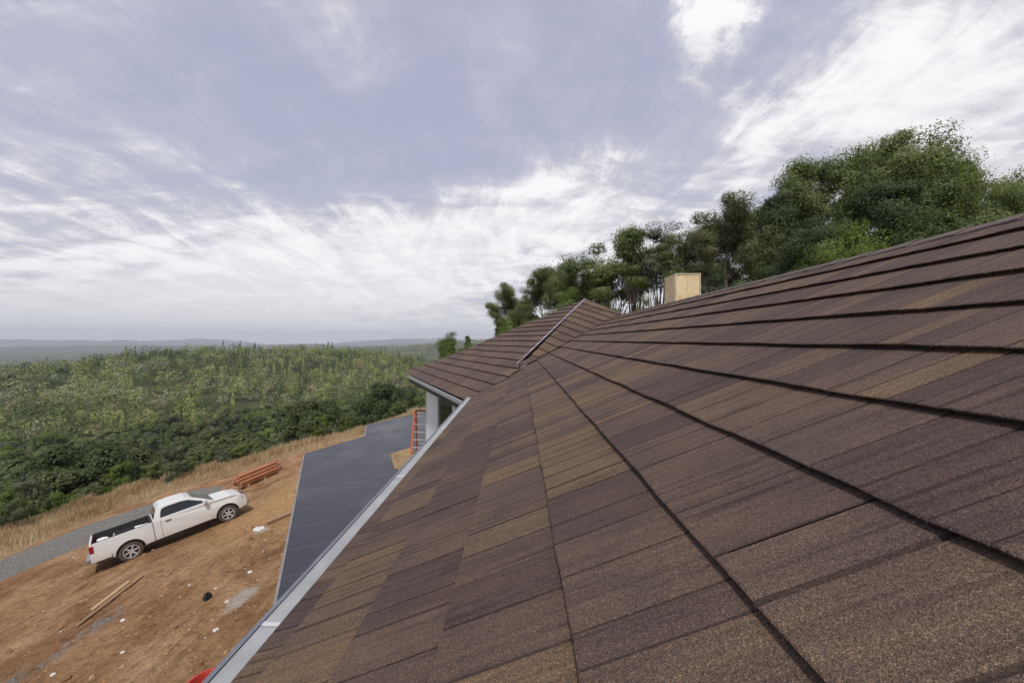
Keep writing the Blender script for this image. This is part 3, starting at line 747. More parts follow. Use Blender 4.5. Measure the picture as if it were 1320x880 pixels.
def tree_kind(seed, Ht=10, leaves=22000, leaf=.10, clump=.62, nclump=260, zmin=.1, Rt=None, **kw):
    segs, P, lv, r = grow(seed, Ht, **kw)
    if Rt:
        nar = np.array([Rt / np.percentile(np.hypot(P[:, 0] - np.median(P[:, 0]), P[:, 1] - np.median(P[:, 1])), 90)] * 2 + [1.0]); P = P * nar; segs = [(p * nar, q * nar, a, b) for p, q, a, b in segs]
    sel = P[lv >= 2.4] if (lv >= 2.4).sum() > 30 else P
    sel = sel[sel[:, 2] > zmin * Ht]
    if len(sel) > nclump: sel = sel[r.choice(len(sel), nclump, replace=False)]
    # density varies from clump to clump so sky shows through
    wgt = r.uniform(.25, 1.6, len(sel)) ** 1.4; cnt = (wgt / wgt.sum() * leaves).astype(int); idx = np.repeat(np.arange(len(sel)), cnt)
    g = r.normal(size=(len(idx), 3)) * np.array([1, 1, .55]) * clump * r.uniform(.6, 1.15, len(sel))[idx, None]
    ct = r.uniform(.15, .85, len(sel)); cen = sel.mean(0)
    g = r.normal(size=(len(idx), 3)); g /= np.linalg.norm(g, axis=1, keepdims=True); g *= r.uniform(.45, 1.0, (len(idx), 1)) ** .5 * np.array([1, 1, .62])
    lump = 1 + .30 * np.sin(g[:, :1] * 6 + idx[:, None]) * np.sin(g[:, 1:2] * 7 + idx[:, None] * 2.1); fray = np.where(r.random((len(idx), 1)) < .12, r.uniform(1, 1.5, (len(idx), 1)), 1)
    g = g * clump * 1.25 * lump * fray * r.uniform(.6, 1.25, len(sel))[idx, None]; pos = sel[idx] + g
    V, Fq, tt = leaf_quads(pos, leaf, r, .5, ct[idx], g * 1.0 + (pos - cen) * .12, .65)
    crown = npmesh('crown', V, Fq, False, fattr=dict(tint=tt))
    bv, bf_ = tubes([s for s in segs if max(s[2], s[3]) > .006]); tr = npmesh('trunk', bv, bf_, True)
    CEN[crown.name] = (float(np.median(pos[:, 0])), float(np.median(pos[:, 1]))); R90[crown.name] = float(np.percentile(np.hypot(pos[:, 0] - np.median(pos[:, 0]), pos[:, 1] - np.median(pos[:, 1])), 93)); return crown, tr
KNAME = {}; K = {}; R90 = {}; CEN = {}
def kinds():
    for i in range(4): K['oak%d' % i] = tree_kind(100 + i, 10, 66000, .040, .43, 240, Rt=2.0, spread=.75, levels=4, first=.34, up=.55)
    for i in range(3): K['slim%d' % i] = tree_kind(200 + i, 10, 21000, .042, .40, 70, zmin=.58, Rt=1.1, spread=.55, levels=4, trunks=3, lean=(-.18, 0), first=.40, up=.8)
    for i in range(2): K['wispy%d' % i] = tree_kind(300 + i, 10, 34000, .040, .42, 170, Rt=2.3, spread=.85, levels=4, lean=(.2, 0), first=.30, up=.2)
    for i in range(2): K['bush%d' % i] = tree_kind(400 + i, 10, 56000, .045, .50, 190, Rt=2.2, spread=.6, trunks=3, levels=4, first=.24, up=.6)
    for i in range(3): K['far%d' % i] = tree_kind(500 + i, 10, 11000, .13, .62, 70, spread=1.0, levels=3, first=.25, up=.25)
kinds()
def mid_kind(seed, conifer=False, n=1500, size=.30):
    r = np.random.default_rng(seed)
    if conifer:
        h = r.uniform(.08, 1, n) ** .8; th = r.uniform(0, 6.28, n); tier = (np.sin(h * 42 + r.normal(0, .4, n)) * .5 + .5)
        rad = (1 - h) * 2.3 * (.55 + .45 * tier) * np.sqrt(r.uniform(.3, 1, n)) + .08
        pos = np.stack([rad * np.cos(th), rad * np.sin(th), h * 10 - rad * .18], 1); outn = np.stack([np.cos(th), np.sin(th), .5 + 0 * th], 1)
    else:
        cs = np.stack([r.normal(0, 1.7, 14), r.normal(0, 1.7, 14), r.uniform(3.2, 8.0, 14)], 1); rr_ = r.uniform(1.3, 2.3, 14)
        k = r.integers(0, 14, n); u = r.normal(size=(n, 3)); u /= np.linalg.norm(u, axis=1, keepdims=True); u[:, 2] *= .75
        pos = cs[k] + u * rr_[k, None] * r.uniform(.75, 1.08, (n, 1))
        pos[:, 2] = np.maximum(pos[:, 2], .8); outn = u + (pos - cs.mean(0)) * .15
    V, Fq, tt = leaf_quads(pos, size, r, .35, np.full(n, .5), outn, .4)
    crown = npmesh('crown', V, Fq, False, fattr=dict(tint=tt))
    bv, bf_ = tubes([(np.array([0, 0, -1.5]), np.array([.1, 0, 5.5]), .24, .12)]); return crown, npmesh('trunk', bv, bf_, True)
def round_kind(seed, n=15000, size=.15, nl=34):
    """broad oak crown: overlapping lobes set over a dome, leaves on the lobe shells, trunk and limbs below"""
    r = np.random.default_rng(seed); th = r.uniform(0, 6.28, nl); e = np.arccos(r.uniform(-.15, 1, nl)); sq = r.uniform(.8, 1.15, 2)
    cs = np.stack([3.3 * np.sin(e) * np.cos(th) * sq[0], 3.3 * np.sin(e) * np.sin(th) * sq[1], 5.0 + 3.4 * np.cos(e)], 1) + r.normal(0, .45, (nl, 3)); rl = r.uniform(.75, 1.7, nl)
    k = r.integers(0, nl, n); u = r.normal(size=(n, 3)); u /= np.linalg.norm(u, axis=1, keepdims=True); u[:, 2] = np.where(u[:, 2] < -.3, -u[:, 2], u[:, 2])
    bmp = 1 + .16 * np.sin(u[:, :1] * 9 + k[:, None]) * np.sin(u[:, 1:2] * 8 + k[:, None] * 1.7)
    pos = cs[k] + u * rl[k, None] * np.array([1, 1, .8]) * bmp * r.uniform(.82, 1.06, (n, 1))
    lob = r.uniform(.25, .75, nl); V, Fq, tt = leaf_quads(pos, size, r, .35, lob[k], u + (pos - np.array([0, 0, 4.5])) * .10, .7)
    segs = [(np.array([0, 0, -2.0]), np.array([.1, 0, 3.2]), .30, .22)] + [(np.array([.1, 0, 2.6]), cs[j] * np.array([.8, .8, .92]), .13, .05) for j in range(0, nl, 3)]
    bv, bf_ = tubes(segs); return npmesh('crown', V, Fq, False, fattr=dict(tint=tt)), npmesh('trunk', bv, bf_, True)
for i in range(4): K['round%d' % i] = round_kind(800 + i)
for i in range(3): K['dome%d' % i] = round_kind(820 + i, 5000, .26, 26)
for i in range(4): K['mid%d' % i] = mid_kind(600 + i)
for i in range(2): K['con%d' % i] = mid_kind(700 + i, True)

def tree(name, kind, loc, h, wd, mats, label, group=None, rz=None, cat='tree', baseh=10.0, sx=1.0):
    """h metres tall, wd scale of width relative to height"""
    r_ = empty(name, loc, rng.uniform(0, 6.28) if rz is None else rz, label, cat, group)
    k = h / baseh; r_.scale = (k * wd, k * wd * sx, k)
    cr, tr = K[kind]
    key = (kind, mats[0].name)
    if key not in tree.cache:
        c2 = cr.copy(); c2.materials.clear(); c2.materials.append(mats[0]); t2 = tr.copy(); t2.materials.clear(); t2.materials.append(mats[1]); tree.cache[key] = (c2, t2)
    c2, t2 = tree.cache[key]
    obj('crown', c2, None, r_); obj('trunk', t2, None, r_)
    return r_
tree.cache = {}
HASR = [k for k in K if K[k][0].name in R90]
def at(px, Y): return (px - PX) / F * Y
def top_tree(name, kind, px, pyt, Y, wd, mats, label, group=None, baseh=10.0, rz=None, sink=0.0):
    X = at(px, Y); g = hz(X, Y) - sink; zt = (PY - pyt) / F * Y
    hw = wd; wd = (hw / F * Y) / (R90[K[kind][0].name] * (zt - g) / baseh) if kind in HASR else wd
    if kind in HASR:
        wd *= 1.25; rz = rng.uniform(0, 6.28) if rz is None else rz
        cx_, cy_ = CEN[K[kind][0].name]; q = (zt - g) / baseh * wd; X -= (cx_ * math.cos(rz) - cy_ * math.sin(rz)) * q; Y -= (cx_ * math.sin(rz) + cy_ * math.cos(rz)) * q
    return tree(name, kind, (X, Y, g), zt - g, wd, mats, label, group, rz, baseh=baseh)
OAK = (ML_oak, M_bark); GRY = (ML_grey, M_bark); BRT = (ML_bright, M_bark); SLP = (ML_slope, M_bark); DRK = (ML_dark, M_bark)
G1 = 'trees standing behind the main ridge'
for (kd, px, py, Y, hw, m, lb, rz) in [
    ('oak0', 1140, 170, 22, 56, OAK, 'tallest green oak of the mass above the right part of the ridge', None),
    ('oak3', 1182, 186, 23, 55, SLP, 'olive oak right behind the tallest one', None),
    ('oak0', 1245, 204, 23, 40, OAK, 'green oak showing under the reaching thin branches', None),
    ('oak1', 985, 262, 25, 45, OAK, 'smaller green oak at the left edge of the big mass', None),
    ('oak1', 1070, 200, 21, 50, OAK, 'broad green oak just left of the tallest one behind the ridge', None),
    ('oak2', 1010, 222, 23, 44, SLP, 'dense oak at the left shoulder of the big tree mass', None),
    ('oak3', 962, 252, 22, 40, SLP, 'dark rounded oak right of the board chimney with bare limbs in front', None),
    ('wispy0', 1240, 204, 19, 58, OAK, 'airy oak whose thin branches reach out at the right end of the mass', 0),
    ('oak2', 1190, 222, 18.5, 60, OAK, 'bushy oak low in the mass beneath the airy one', None),
    ('oak1', 1120, 245, 18, 55, DRK, 'dark green oak in the middle of the mass behind the ridge', None),
    ('oak3', 1020, 288, 18, 46, SLP, 'low brownish oak at the foot of the mass near the chimney', None),
    ('wispy1', 1330, 238, 17, 40, OAK, 'thin oak cut by the right edge of the photo', None),
    ('bush1', 1290, 290, 16, 40, BRT, 'low light green oak between the airy one and the right photo edge', None)]:
    top_tree('oak_tree', kd, px, py, Y, hw, m, lb, G1, rz=rz)
def bush(kd, px, py, Y, hw, m, lb): top_tree('bush', kd, px, py, Y, hw, m, lb, None)['category'] = 'bush'
bush('bush0', 1120, 290, 14, 55, BRT, 'bright yellow green bush peeping over the ridge')
bush('bush1', 1060, 318, 15, 40, OAK, 'mid green bush left of the bright one over the ridge')
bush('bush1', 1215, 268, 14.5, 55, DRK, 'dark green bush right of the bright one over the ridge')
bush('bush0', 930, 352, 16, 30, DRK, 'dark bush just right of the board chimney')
G2 = 'slender trees left of the chimney'
for i, (px, py, Y, wd, m, kd, lb) in enumerate([
    (908, 282, 27, 24, GRY, 'slim0', 'slender grey green tree directly above the board chimney'),
    (882, 272, 29, 24, OAK, 'slim1', 'slender tree whose top rises just left of the chimney'),
    (848, 282, 30, 26, GRY, 'slim2', 'slender pale tree second left of the chimney'),
    (814, 285, 31, 28, OAK, 'slim0', 'leaning tree with bare lower stems third left of the chimney'),
    (784, 305, 33, 30, OAK, 'slim1', 'leaning tree with dark thin stems above the wing apex'),
    (754, 324, 35, 30, OAK, 'slim2', 'tree behind the apex of the wing roof, slightly shorter'),
    (722, 336, 36, 28, OAK, 'oak0', 'rounded tree left of the wing apex'),
    (692, 346, 38, 28, OAK, 'oak1', 'green tree near the left end of the tree row'),
    (662, 366, 39, 22, OAK, 'oak3', 'leftmost tree of the row standing against the pale sky'),
    (646, 398, 40, 14, OAK, 'oak2', 'low tree at the foot of the leftmost one of the row'),
    (936, 296, 29, 22, GRY, 'slim2', 'thin pale tree between the chimney and the big oaks'),
    ]):
    top_tree('slender_tree', kd, px, py, Y, wd, m, lb, G2)
bush('bush0', 727, 376, 26, 24, BRT, 'yellow green bush behind the wing roof apex')
bush('bush1', 790, 394, 27, 30, OAK, 'green bush at the foot of the leaning trees')
bush('bush0', 838, 386, 25, 20, OAK, 'green bush low at the left of the board chimney')
bush('bush1', 655, 410, 30, 14, BRT, 'light green bush at the left end of the tree row')
top_tree('oak_tree', 'oak2', 580, 430, 44, 22, BRT, 'bright green rounded tree rising beyond the wing eave')
top_tree('pine_tree', 'con0', 603, 435, 66, .8, DRK, 'small dark conifer beside the rounded tree beyond the wing eave')
# bare dead limbs beside the chimney
segs, P_, lv_, _ = grow(77, 8, spread=.8, trunks=2, levels=4, first=.3, up=.3)
bv, bf_ = tubes(segs, 4)
Xd = at(955, 16.5); db = obj('bare_tree', npmesh('bare_tree', bv * .9, bf_, True), M_dead, None, (Xd, 16.5, hz(Xd, 16.5) - .3))
tag(db, 'pale leafless tree right of the board chimney', 'tree')

# trees on the slope below the yard and across the valley
def pix(x, y, z): return PX + F * x / y, PY - F * z / y
cand = []
r = np.random.default_rng(12)
for (r0, r1, sp_) in ((24, 62, 8.2), (62, 130, 9.6), (130, 420, 11.5), (420, 900, 13), (900, 1900, 14), (1900, 3600, 26)):
    x0, x1, y0, y1 = -1.45 * r1, .25 * r1, 0, r1
    gx, gy = np.meshgrid(np.arange(x0, x1, sp_), np.arange(y0, y1, sp_)); gx = gx.ravel() + r.uniform(-.48, .48, gx.size) * sp_; gy = gy.ravel() + r.uniform(-.48, .48, gx.size) * sp_
    q = np.hypot(gx, gy); k = (gy > 3) & (q >= r0) & (q < r1); gx, gy = gx[k], gy[k]
    px = PX + F * gx / gy; k = (px > -60) & (px < 640); gx, gy = gx[k], gy[k]
    d = crest_dist(gx, gy); k = d > 2.6; cand.append(np.stack([gx[k], gy[k]], 1))
cand = np.concatenate(cand); dist = np.hypot(cand[:, 0], cand[:, 1]); z = height(cand[:, 0], cand[:, 1])
pyb = PY - F * z / cand[:, 1]
# clearings
cl = fbm(cand[:, 0] / 90, cand[:, 1] / 90, 51, 4); keep = (dist < 130) | (cl < .25)
# hidden by the ground in between: keep only what has line of sight
def visible(p, z):
    out = np.ones(len(p), bool); dd_ = np.hypot(p[:, 0], p[:, 1])
    for f in (.12, .2, .3, .4, .5, .6, .7, .8, .88, .94):
        h_ = height(p[:, 0] * f, p[:, 1] * f); out &= ~((h_ > (z + 11) * f + 1) & (dd_ * f > 20))
    return out
keep &= visible(cand, z)
cand, dist, z = cand[keep], dist[keep], z[keep]; o_ = np.argsort(dist); cand, dist, z = cand[o_], dist[o_], z[o_]
NI = 285
lab_near = {}
for i in range(min(NI, len(cand))):
    x, y = cand[i]; q = dist[i]; px, _ = pix(x, y, 0)
    rr_ = random.random(); dcr = float(crest_dist(np.array([x]), np.array([y]))[0])
    if q < 62:
        kd = random.choice(['round0', 'round1', 'round2', 'round3', 'far1'])
        h = random.uniform(9.5, 13.5); top_max = -(float(np.interp(px, [0, 60, 130, 200, 300, 400, 480, 540], [572, 552, 560, 533, 545, 522, 500, 484])) - PY) / F * y
        m = SLP if rr_ < .6 else (OAK if rr_ < .75 else DRK)
        wd = random.uniform(.85, 1.15)
        if z[i] + h > top_max: h = max(3.2, top_max - z[i] + random.uniform(-2.4, 1.9)); wd = min(1.7, wd * 8 / h)
        lb = {SLP: 'olive green', OAK: 'mid green', DRK: 'deep green'}[m]
        sidew = 'left of the pickup' if px < 90 else ('beyond the pickup bed' if px < 210 else ('beyond the pickup cab' if px < 320 else ('beyond the lumber stack' if px < 400 else 'beyond the deck')))
        wd *= 1.12
        tree('oak_tree', kd, (x, y, z[i] - .4), h, wd, m, '%s oak on the slope %s' % (lb, sidew), '%s oaks on the slope %s' % (lb, sidew))
    else:
        con = random.random() < (.2 if px > 150 else .1)
        kd = random.choice(['con0', 'con1']) if con else random.choice(['dome0', 'dome1', 'dome2'])
        h = random.uniform(10, 16.5) * (1.1 if con else 1)
        m = (DRK if random.random() < .5 else OAK) if con else random.choice([SLP, SLP, OAK, OAK, GRY, BRT, DRK])
        lb = {ML_slope: 'olive', ML_oak: 'green', ML_dark: 'deep green', ML_grey: 'grey green', ML_bright: 'light green'}[m[0]]
        nm = 'pine_tree' if con else 'oak_tree'; wds = 'conifer' if con else 'round oak'
        zone = 'below the left photo edge' if px < 130 else ('below the wooded hill' if px < 380 else 'beyond the deck')
        tree(nm, kd, (x, y, z[i] - .3), h, random.uniform(.8, 1.1) if not con else random.uniform(.6, .8), m,
             '%s %s in the valley %s' % (lb, wds, zone), '%ss of %s colour in the valley %s' % (wds, lb, zone))
# low shrubs right behind the grass edge
rb_ = random.Random(44); nsh = 0
for i in range(200):
    if nsh >= 34: break
    px = rb_.uniform(-20, 540); Yq = rb_.uniform(22, 44); x = at(px, Yq); dq = float(crest_dist(np.array([x]), np.array([Yq]))[0])
    if not (-.8 < dq < 3.2): continue
    nsh += 1; h = rb_.uniform(1.6, 3.2); m, lb = rb_.choice([(BRT, 'light green'), (OAK, 'green'), (SLP, 'olive brown'), (GRY, 'grey green')])
    kd = rb_.choice(['far0', 'far1', 'far2']); zz0 = hz(x, Yq)
    tree('shrub', kd, (x, Yq, zz0 - h * .35), h * 1.35, rb_.uniform(.7, 1.1), m, '%s shrub at the edge of the dry grass' % lb, '%s shrubs at the edge of the dry grass' % lb, cat='shrub')
# the rest of the forest as one mass
VV, FF, TT = [], [], []; off = 0
rc, rd, rz_ = cand[NI:], dist[NI:], z[NI:]
print('forest', len(rc))
rf = np.random.default_rng(31)
species = np.clip(.45 + 1.1 * fbm(rc[:, 0] / 70, rc[:, 1] / 70, 61, 3) + rf.normal(0, .25, len(rc)), 0, 1)
conif = rf.random(len(rc)) < .40
hh_ = np.clip(rf.lognormal(math.log(12.5), .33, len(rc)), 5, 21) * np.where(conif, 1.12, 1.0); conif &= (rc[:, 0] / rc[:, 1] > -.75) | (rf.random(len(rc)) < .3)
lod = np.where(rd < 300, 420, np.where(rd < 480, 240, np.where(rd < 800, 120, np.where(rd < 1900, 26, 16))))
for n in (420, 240, 120, 26, 16):
    ix = np.where(lod == n)[0]
    if not len(ix): continue
    big = {420: .44, 240: .58, 120: .82, 26: 1.6, 16: 2.6}[n]; sc = {16: 1.6}.get(n, 1.0)
    M = len(ix); cn = conif[ix][:, None]; h = hh_[ix][:, None] * sc
    t = rf.uniform(0, 1, (M, n)) ** .85; th = rf.uniform(0, 6.28, (M, n))
    rcon = (1 - t) * .20 * h * np.sqrt(rf.uniform(.3, 1, (M, n))) + .1
    zcon = (.08 + .92 * t) * h
    ph = np.arccos(np.clip(rf.uniform(-.5, 1, (M, n)), -1, 1)); lob = 1 + .22 * np.sin(th * 3 + rf.uniform(0, 6, (M, 1))) * np.sin(ph * 4)
    rad = .40 * h * rf.uniform(.75, 1.3, (M, 1)) * lob * rf.uniform(.82, 1.05, (M, n))
    rrn = rad * np.sin(ph); zrn = h * .55 + rad * .95 * np.cos(ph)
    rad_ = np.where(cn, rcon, rrn); zz_ = np.where(cn, zcon, zrn)
    pos = np.stack([rc[ix, 0][:, None] + rad_ * np.cos(th), rc[ix, 1][:, None] + rad_ * np.sin(th), rz_[ix][:, None] + zz_], -1).reshape(-1, 3)
    outn = np.stack([np.cos(th) * np.where(cn, 1, np.sin(ph)), np.sin(th) * np.where(cn, 1, np.sin(ph)), np.where(cn, .45, np.cos(ph))], -1).reshape(-1, 3)
    V, Fq, tt = leaf_quads(pos, big, rf, .35, np.repeat(species[ix], n), outn, .35)
    tt = np.clip(np.repeat(species[ix], n) + rf.normal(0, .03, len(pos)), 0, 1)
    VV.append(V); FF.append(Fq + off); TT.append(tt); off += len(V)
fo = obj('forest', npmesh('forest', np.concatenate(VV), np.concatenate(FF), False, fattr=dict(tint=np.concatenate(TT))), ML_far)
tag(fo, 'mixed oak and conifer forest covering the hill across the valley', 'forest', kind='stuff')

# ------------------------------------------------------------------ dry grass along the berm
def gz(x, y):
    """yard height with its berm, matching build_ground closely enough for things that stand on it"""
    x = np.asarray(x, float); y = np.asarray(y, float); d = crest_dist(x, y); zz = height(x, y)
    u = x * math.cos(R(35)) - y * math.sin(R(35)); v = x * math.sin(R(35)) + y * math.cos(R(35)); nr_ = sstep(-d, .3, 1.5)
    return zz + nr_ * (.26 * fbm(u * 1.7, v * .25, 31, 3) + .18 * fbm(x * 1.3, y * 1.3, 41, 4) * sstep(u, -20.5, -15)) + .35 * np.exp(-((d + .9) / .9) ** 2) * (x < 0)
def grass():
    r = np.random.default_rng(5); n = 420000
    x = r.uniform(-34, 0, n); y = r.uniform(6, 50, n); d = crest_dist(x, y); gw = grass_width(x, y)
    inner = -gw - fbm(x * .8, y * .8, 9)
    k = (d > inner) & (d < 2.4) & (r.uniform(0, 1, n) < .30 + .8 * sstep(d + gw, .3, 2.2)) & (x / y > -1.5); x, y, d, gw = x[k], y[k], d[k], gw[k]; n = len(x)
    z = gz(x, y) - .02; tall = r.uniform(.16, .42, n) * (1 + .8 * (vnoise(x * .9, y * .9, 77) > .62)) * (.45 + .55 * sstep(d + gw[:n] * 0 + 9, 0, 5))
    a = r.uniform(0, 6.28, n); lean = r.uniform(.05, .45, n) * tall; wd = r.uniform(.008, .022, n)
    dx, dy = np.cos(a), np.sin(a); b = r.uniform(0, 6.28, n); lx, ly = np.cos(b) * lean, np.sin(b) * lean
    V = np.stack([np.stack([x - dx * wd, y - dy * wd, z], 1), np.stack([x + dx * wd, y + dy * wd, z], 1),
                  np.stack([x + lx * .5 + dx * wd * .8, y + ly * .5 + dy * wd * .8, z + tall * .6], 1), np.stack([x + lx, y + ly, z + tall], 1)], 1).reshape(-1, 3)
    m = leaf_mat('dry_grass', [(0, (.36, .25, .14)), (.5, (.56, .42, .25)), (.85, (.68, .56, .38)), (1, (.56, .54, .36))], .3, 0, (1, .95, .85))
    tt = np.clip(.45 + 1.2 * fbm(x * .5, y * .5, 71) + r.normal(0, .16, n), 0, 1)
    tag(obj('dry_grass', npmesh('dry_grass', V, np.arange(4 * n).reshape(n, 4), False, fattr=dict(tint=tt)), m), 'tall golden dry grass along the edge of the yard', 'grass', kind='stuff')
grass()
def rubble():
    r = np.random.default_rng(15); n = 11000
    x = r.uniform(-20, -3, n); y = r.uniform(6.5, 34, n); d = crest_dist(x, y); k = d < -1.6; x, y = x[k], y[k]
    dens = fbm(x * .5, y * .5, 91) + .28 * sstep(x, -14, -10); k = r.uniform(0, 1, len(x)) < np.clip(dens * 1.7 + .22, .03, 1); x, y = x[k], y[k]; n = len(x)
    z = gz(x, y); s = r.lognormal(math.log(.022), .55, n); s = np.minimum(s, .11)
    ico = bmesh.new(); bmesh.ops.create_icosphere(ico, subdivisions=1, radius=1); iv = np.array([tuple(v.co) for v in ico.verts]); fi = np.array([[v.index for v in f.verts] for f in ico.faces]); ico.free()
    V = iv[None] * (s[:, None, None] * r.uniform(.55, 1.35, (n, len(iv), 1)) * np.array([1, 1, .6])) + np.stack([x, y, z + s * .15], 1)[:, None]
    Fq = (fi[None] + (np.arange(n) * len(iv))[:, None, None]).reshape(-1, 3)
    tt = np.repeat(np.where(r.uniform(0, 1, n) < .03, .92, r.uniform(0, .75, n)), len(fi))
    m = mat('rubble_stone', rough=.9, spec=.2); t = m.node_tree
    L(t, ramp(t, vattr(t, 'tint').outputs['Fac'], [(0, (.16, .085, .045)), (.4, (.32, .19, .10)), (.75, (.40, .27, .16)), (.9, (.42, .40, .38)), (1, (.62, .60, .57))]), t.nodes['Principled BSDF'].inputs['Base Color'])
    tag(obj('rubble', npmesh('rubble', V.reshape(-1, 3), Fq, False, fattr=dict(tint=tt)), m), 'loose clods and stones scattered over the dirt yard', 'rubble', kind='stuff')
rubble()

# ------------------------------------------------------------------ pickup truck
def gpt(px, py, D=None):
    rx = (px - PX) / F; Y = -YARD / (GX * rx + (py - PY) / F); return rx * Y, Y
def truck():
    wx, wy = gpt(172, 722); fx, fy = gpt(296, 672)
    P3 = Vector((wx, wy, YARD + GX * wx)); Q3 = Vector((fx, fy, YARD + GX * fx)); hd = (Q3 - P3); wb = hd.length; hd.normalize()
    up = Vector((-GX, 0, 1)).normalized(); lf = up.cross(hd).normalized(); up = hd.cross(lf); k = wb / 3.48
    o = P3 + lf * .86 * k + up * .02; TMx = Matrix((hd, lf, up)).transposed().to_4x4(); TMx.translation = o; TMx = TMx @ Matrix.Scale(k, 4)
    t = empty('pickup_truck', (0, 0, 0), 0, 'white extended cab pickup truck parked on the dirt yard', 'pickup truck')
    t.matrix_world = TMx; wb = 3.48; print('truck scale', k)
    WB = wb; W = .98; RW = .40
    paint = mat('white_car_paint', (.70, .70, .69), .28, 0, .5); tt = paint.node_tree; bb = tt.nodes['Principled BSDF']
    bb.inputs['Coat Weight'].default_value = .5; bb.inputs['Coat Roughness'].default_value = .08
    oc = ocoord(tt); sx = N(tt, 'ShaderNodeSeparateXYZ'); L(tt, oc, sx.inputs[0])
    dust = M_(tt, 'ADD', sm(tt, sx.outputs[2], .35, .95, .5, 0), M_(tt, 'MULTIPLY', M_(tt, 'SUBTRACT', noise(tt, oc, 2.2, 3, .5), .55), .25), clamp=True)
    L(tt, mixc(tt, dust, (.70, .70, .69), (.47, .37, .27)), bb.inputs['Base Color']); L(tt, M_(tt, 'ADD', M_(tt, 'MULTIPLY', dust, .6), .25), bb.inputs['Roughness'])
    black = mat('black_plastic', (.02, .02, .02), .5); tyre = worn('tyre_rubber', (.035, .030, .026), (.12, .085, .06), 6, .85, bumpd=.004)
    alloy = mat('alloy', (.62, .62, .62), .4, .5); chrome = mat('bumper_chrome', (.42, .42, .42), .28, .85)
    glass = mat('tinted_glass', (.010, .012, .014), .05, 0, .8); wsg = mat('windshield_glass', (.22, .24, .25), .12, 0, 1.0)  # windshield base colour greyed to paint in the pale reflection on the glass
    red = mat('tail_light_red', (.28, .012, .018), .2, 0, .6); lens = mat('lamp_lens', (.45, .45, .43), .12, 0, .7)
    def arch(cx_, r, a0=0, a1=180, n=12): return [(cx_ + r * math.cos(R(a0 + (a1 - a0) * i / n)), RW + .02 + r * math.sin(R(a0 + (a1 - a0) * i / n))) for i in range(n + 1)]
    def sidewidth(x, z):
        wv = W
        wv -= .055 * max(0, (z - .85)) ** 1.0
        wv -= .05 * max(0, (.6 - z))
        nose = max(0, x - (WB + .35)); wv -= .22 * nose ** 1.6 * 1.2 + .02 * nose
        return wv
    def slab(profile, yfun, nx=1):
        """closed profile (x,z) spanned between +y and -y"""
        mb = MB(); n = len(profile)
        L_ = [(x, yfun(x, z), z) for x, z in profile]; Rr = [(x, -yfun(x, z), z) for x, z in profile]
        mb.add(L_ + Rr, [tuple(range(n)), tuple(range(n, 2 * n))[::-1]] + [(i, i + n, (i + 1) % n + n, (i + 1) % n) for i in range(n)])
        return mb
    BACK = -1.16; CABR = .80; ZR = 1.27
    # front half: cab lower body, fenders, hood
    a2 = arch(WB, .47)
    front = [(CABR, .46), (CABR, ZR + .01), (2.95, ZR - .01), (3.10, ZR - .015), (WB + .25, ZR - .06), (WB + .62, ZR - .15), (WB + .78, ZR - .26), (WB + .86, ZR - .45), (WB + .87, .62), (WB + .84, .50), (WB + .60, .44)] + [(x, z) for x, z in a2] + [(WB - .62, .44)]
    o1 = slab(front, sidewidth).build('body', paint, t, .028)
    o1['label'] = 'white cab and bonnet body'
    # power bulge on the hood
    # bed: two walls, floor, headboard
    a1 = arch(0, .47); bed = MB()
    prof = [(BACK, .52), (BACK - .01, .9), (BACK + .015, ZR), (CABR - .012, ZR), (CABR - .012, .46), (.60, .46)] + a1 + [(-.62, .50)]
    for s in (1, -1):
        n = len(prof); out = [(x, s * sidewidth(x, z), z) for x, z in prof]; inn = [(x, s * (W - .10 - (0 if z > 1.0 else 0)), z) for x, z in prof]
        bed.add(out + inn, [tuple(range(n)), tuple(range(n, 2 * n))[::-1]] + [(i, i + n, (i + 1) % n + n, (i + 1) % n) for i in range(n)])
    ob = bed.build('bed', paint, t, .014)
    tl = MB(); tl.box(((BACK + CABR) / 2, 0, .80), (CABR - BACK - .08, 2 * (W - .105), .06)); tl.box((CABR - .05, 0, 1.03), (.05, 2 * (W - .105), .46))
    for s in (1, -1): tl.box(((BACK + CABR) / 2, s * (W - .115), 1.04), (CABR - BACK - .1, .02, .45)); tl.box((0, s * (W - .25), .93), (.95, .26, .22)); tl.box(((BACK + CABR) / 2, s * (W - .07), ZR + .004), (CABR - BACK - .1, .075, .016))
    tl.box((BACK + .075, 0, 1.03), (.02, 2 * (W - .12), .44))
    tl.build('bed_liner', mat('bed_liner', (.022, .022, .024), .7), ob)
    tg = MB(); tg.box((BACK + .03, 0, .92), (.06, 2 * W - .32, .66)); og = tg.build('tailgate', paint, t, .012)
    th_ = MB(); th_.box((BACK - .008, 0, 1.08), (.02, .28, .08)); th_.build('handle', black, og)
    # chassis between wheels
    ch = MB(); ch.box((WB / 2 - .1, 0, .52), (WB + 1.4, 1.15, .30)); ch.box((0, 0, RW), (.14, 1.6, .14)); ch.box((WB, 0, RW), (.14, 1.6, .14)); ch.box((WB / 2, 0, .43), (1.6, 1.7, .06)); ch.build('chassis', black, t)
    # greenhouse
    GH = [(CABR + .02, ZR - .01), (CABR + .10, 1.52), (CABR + .18, 1.76), (CABR + .32, 1.835), (1.55, 1.86), (2.02, 1.83), (2.22, 1.77), (2.62, 1.54), (3.08, ZR - .02)]
    def gy(x, z): return .955 - .30 * max(0, z - 1.27) ** 1.12 * (1 if z < 1.78 else 1.12)
    slab(GH, gy).build('cab', paint, t, .022)
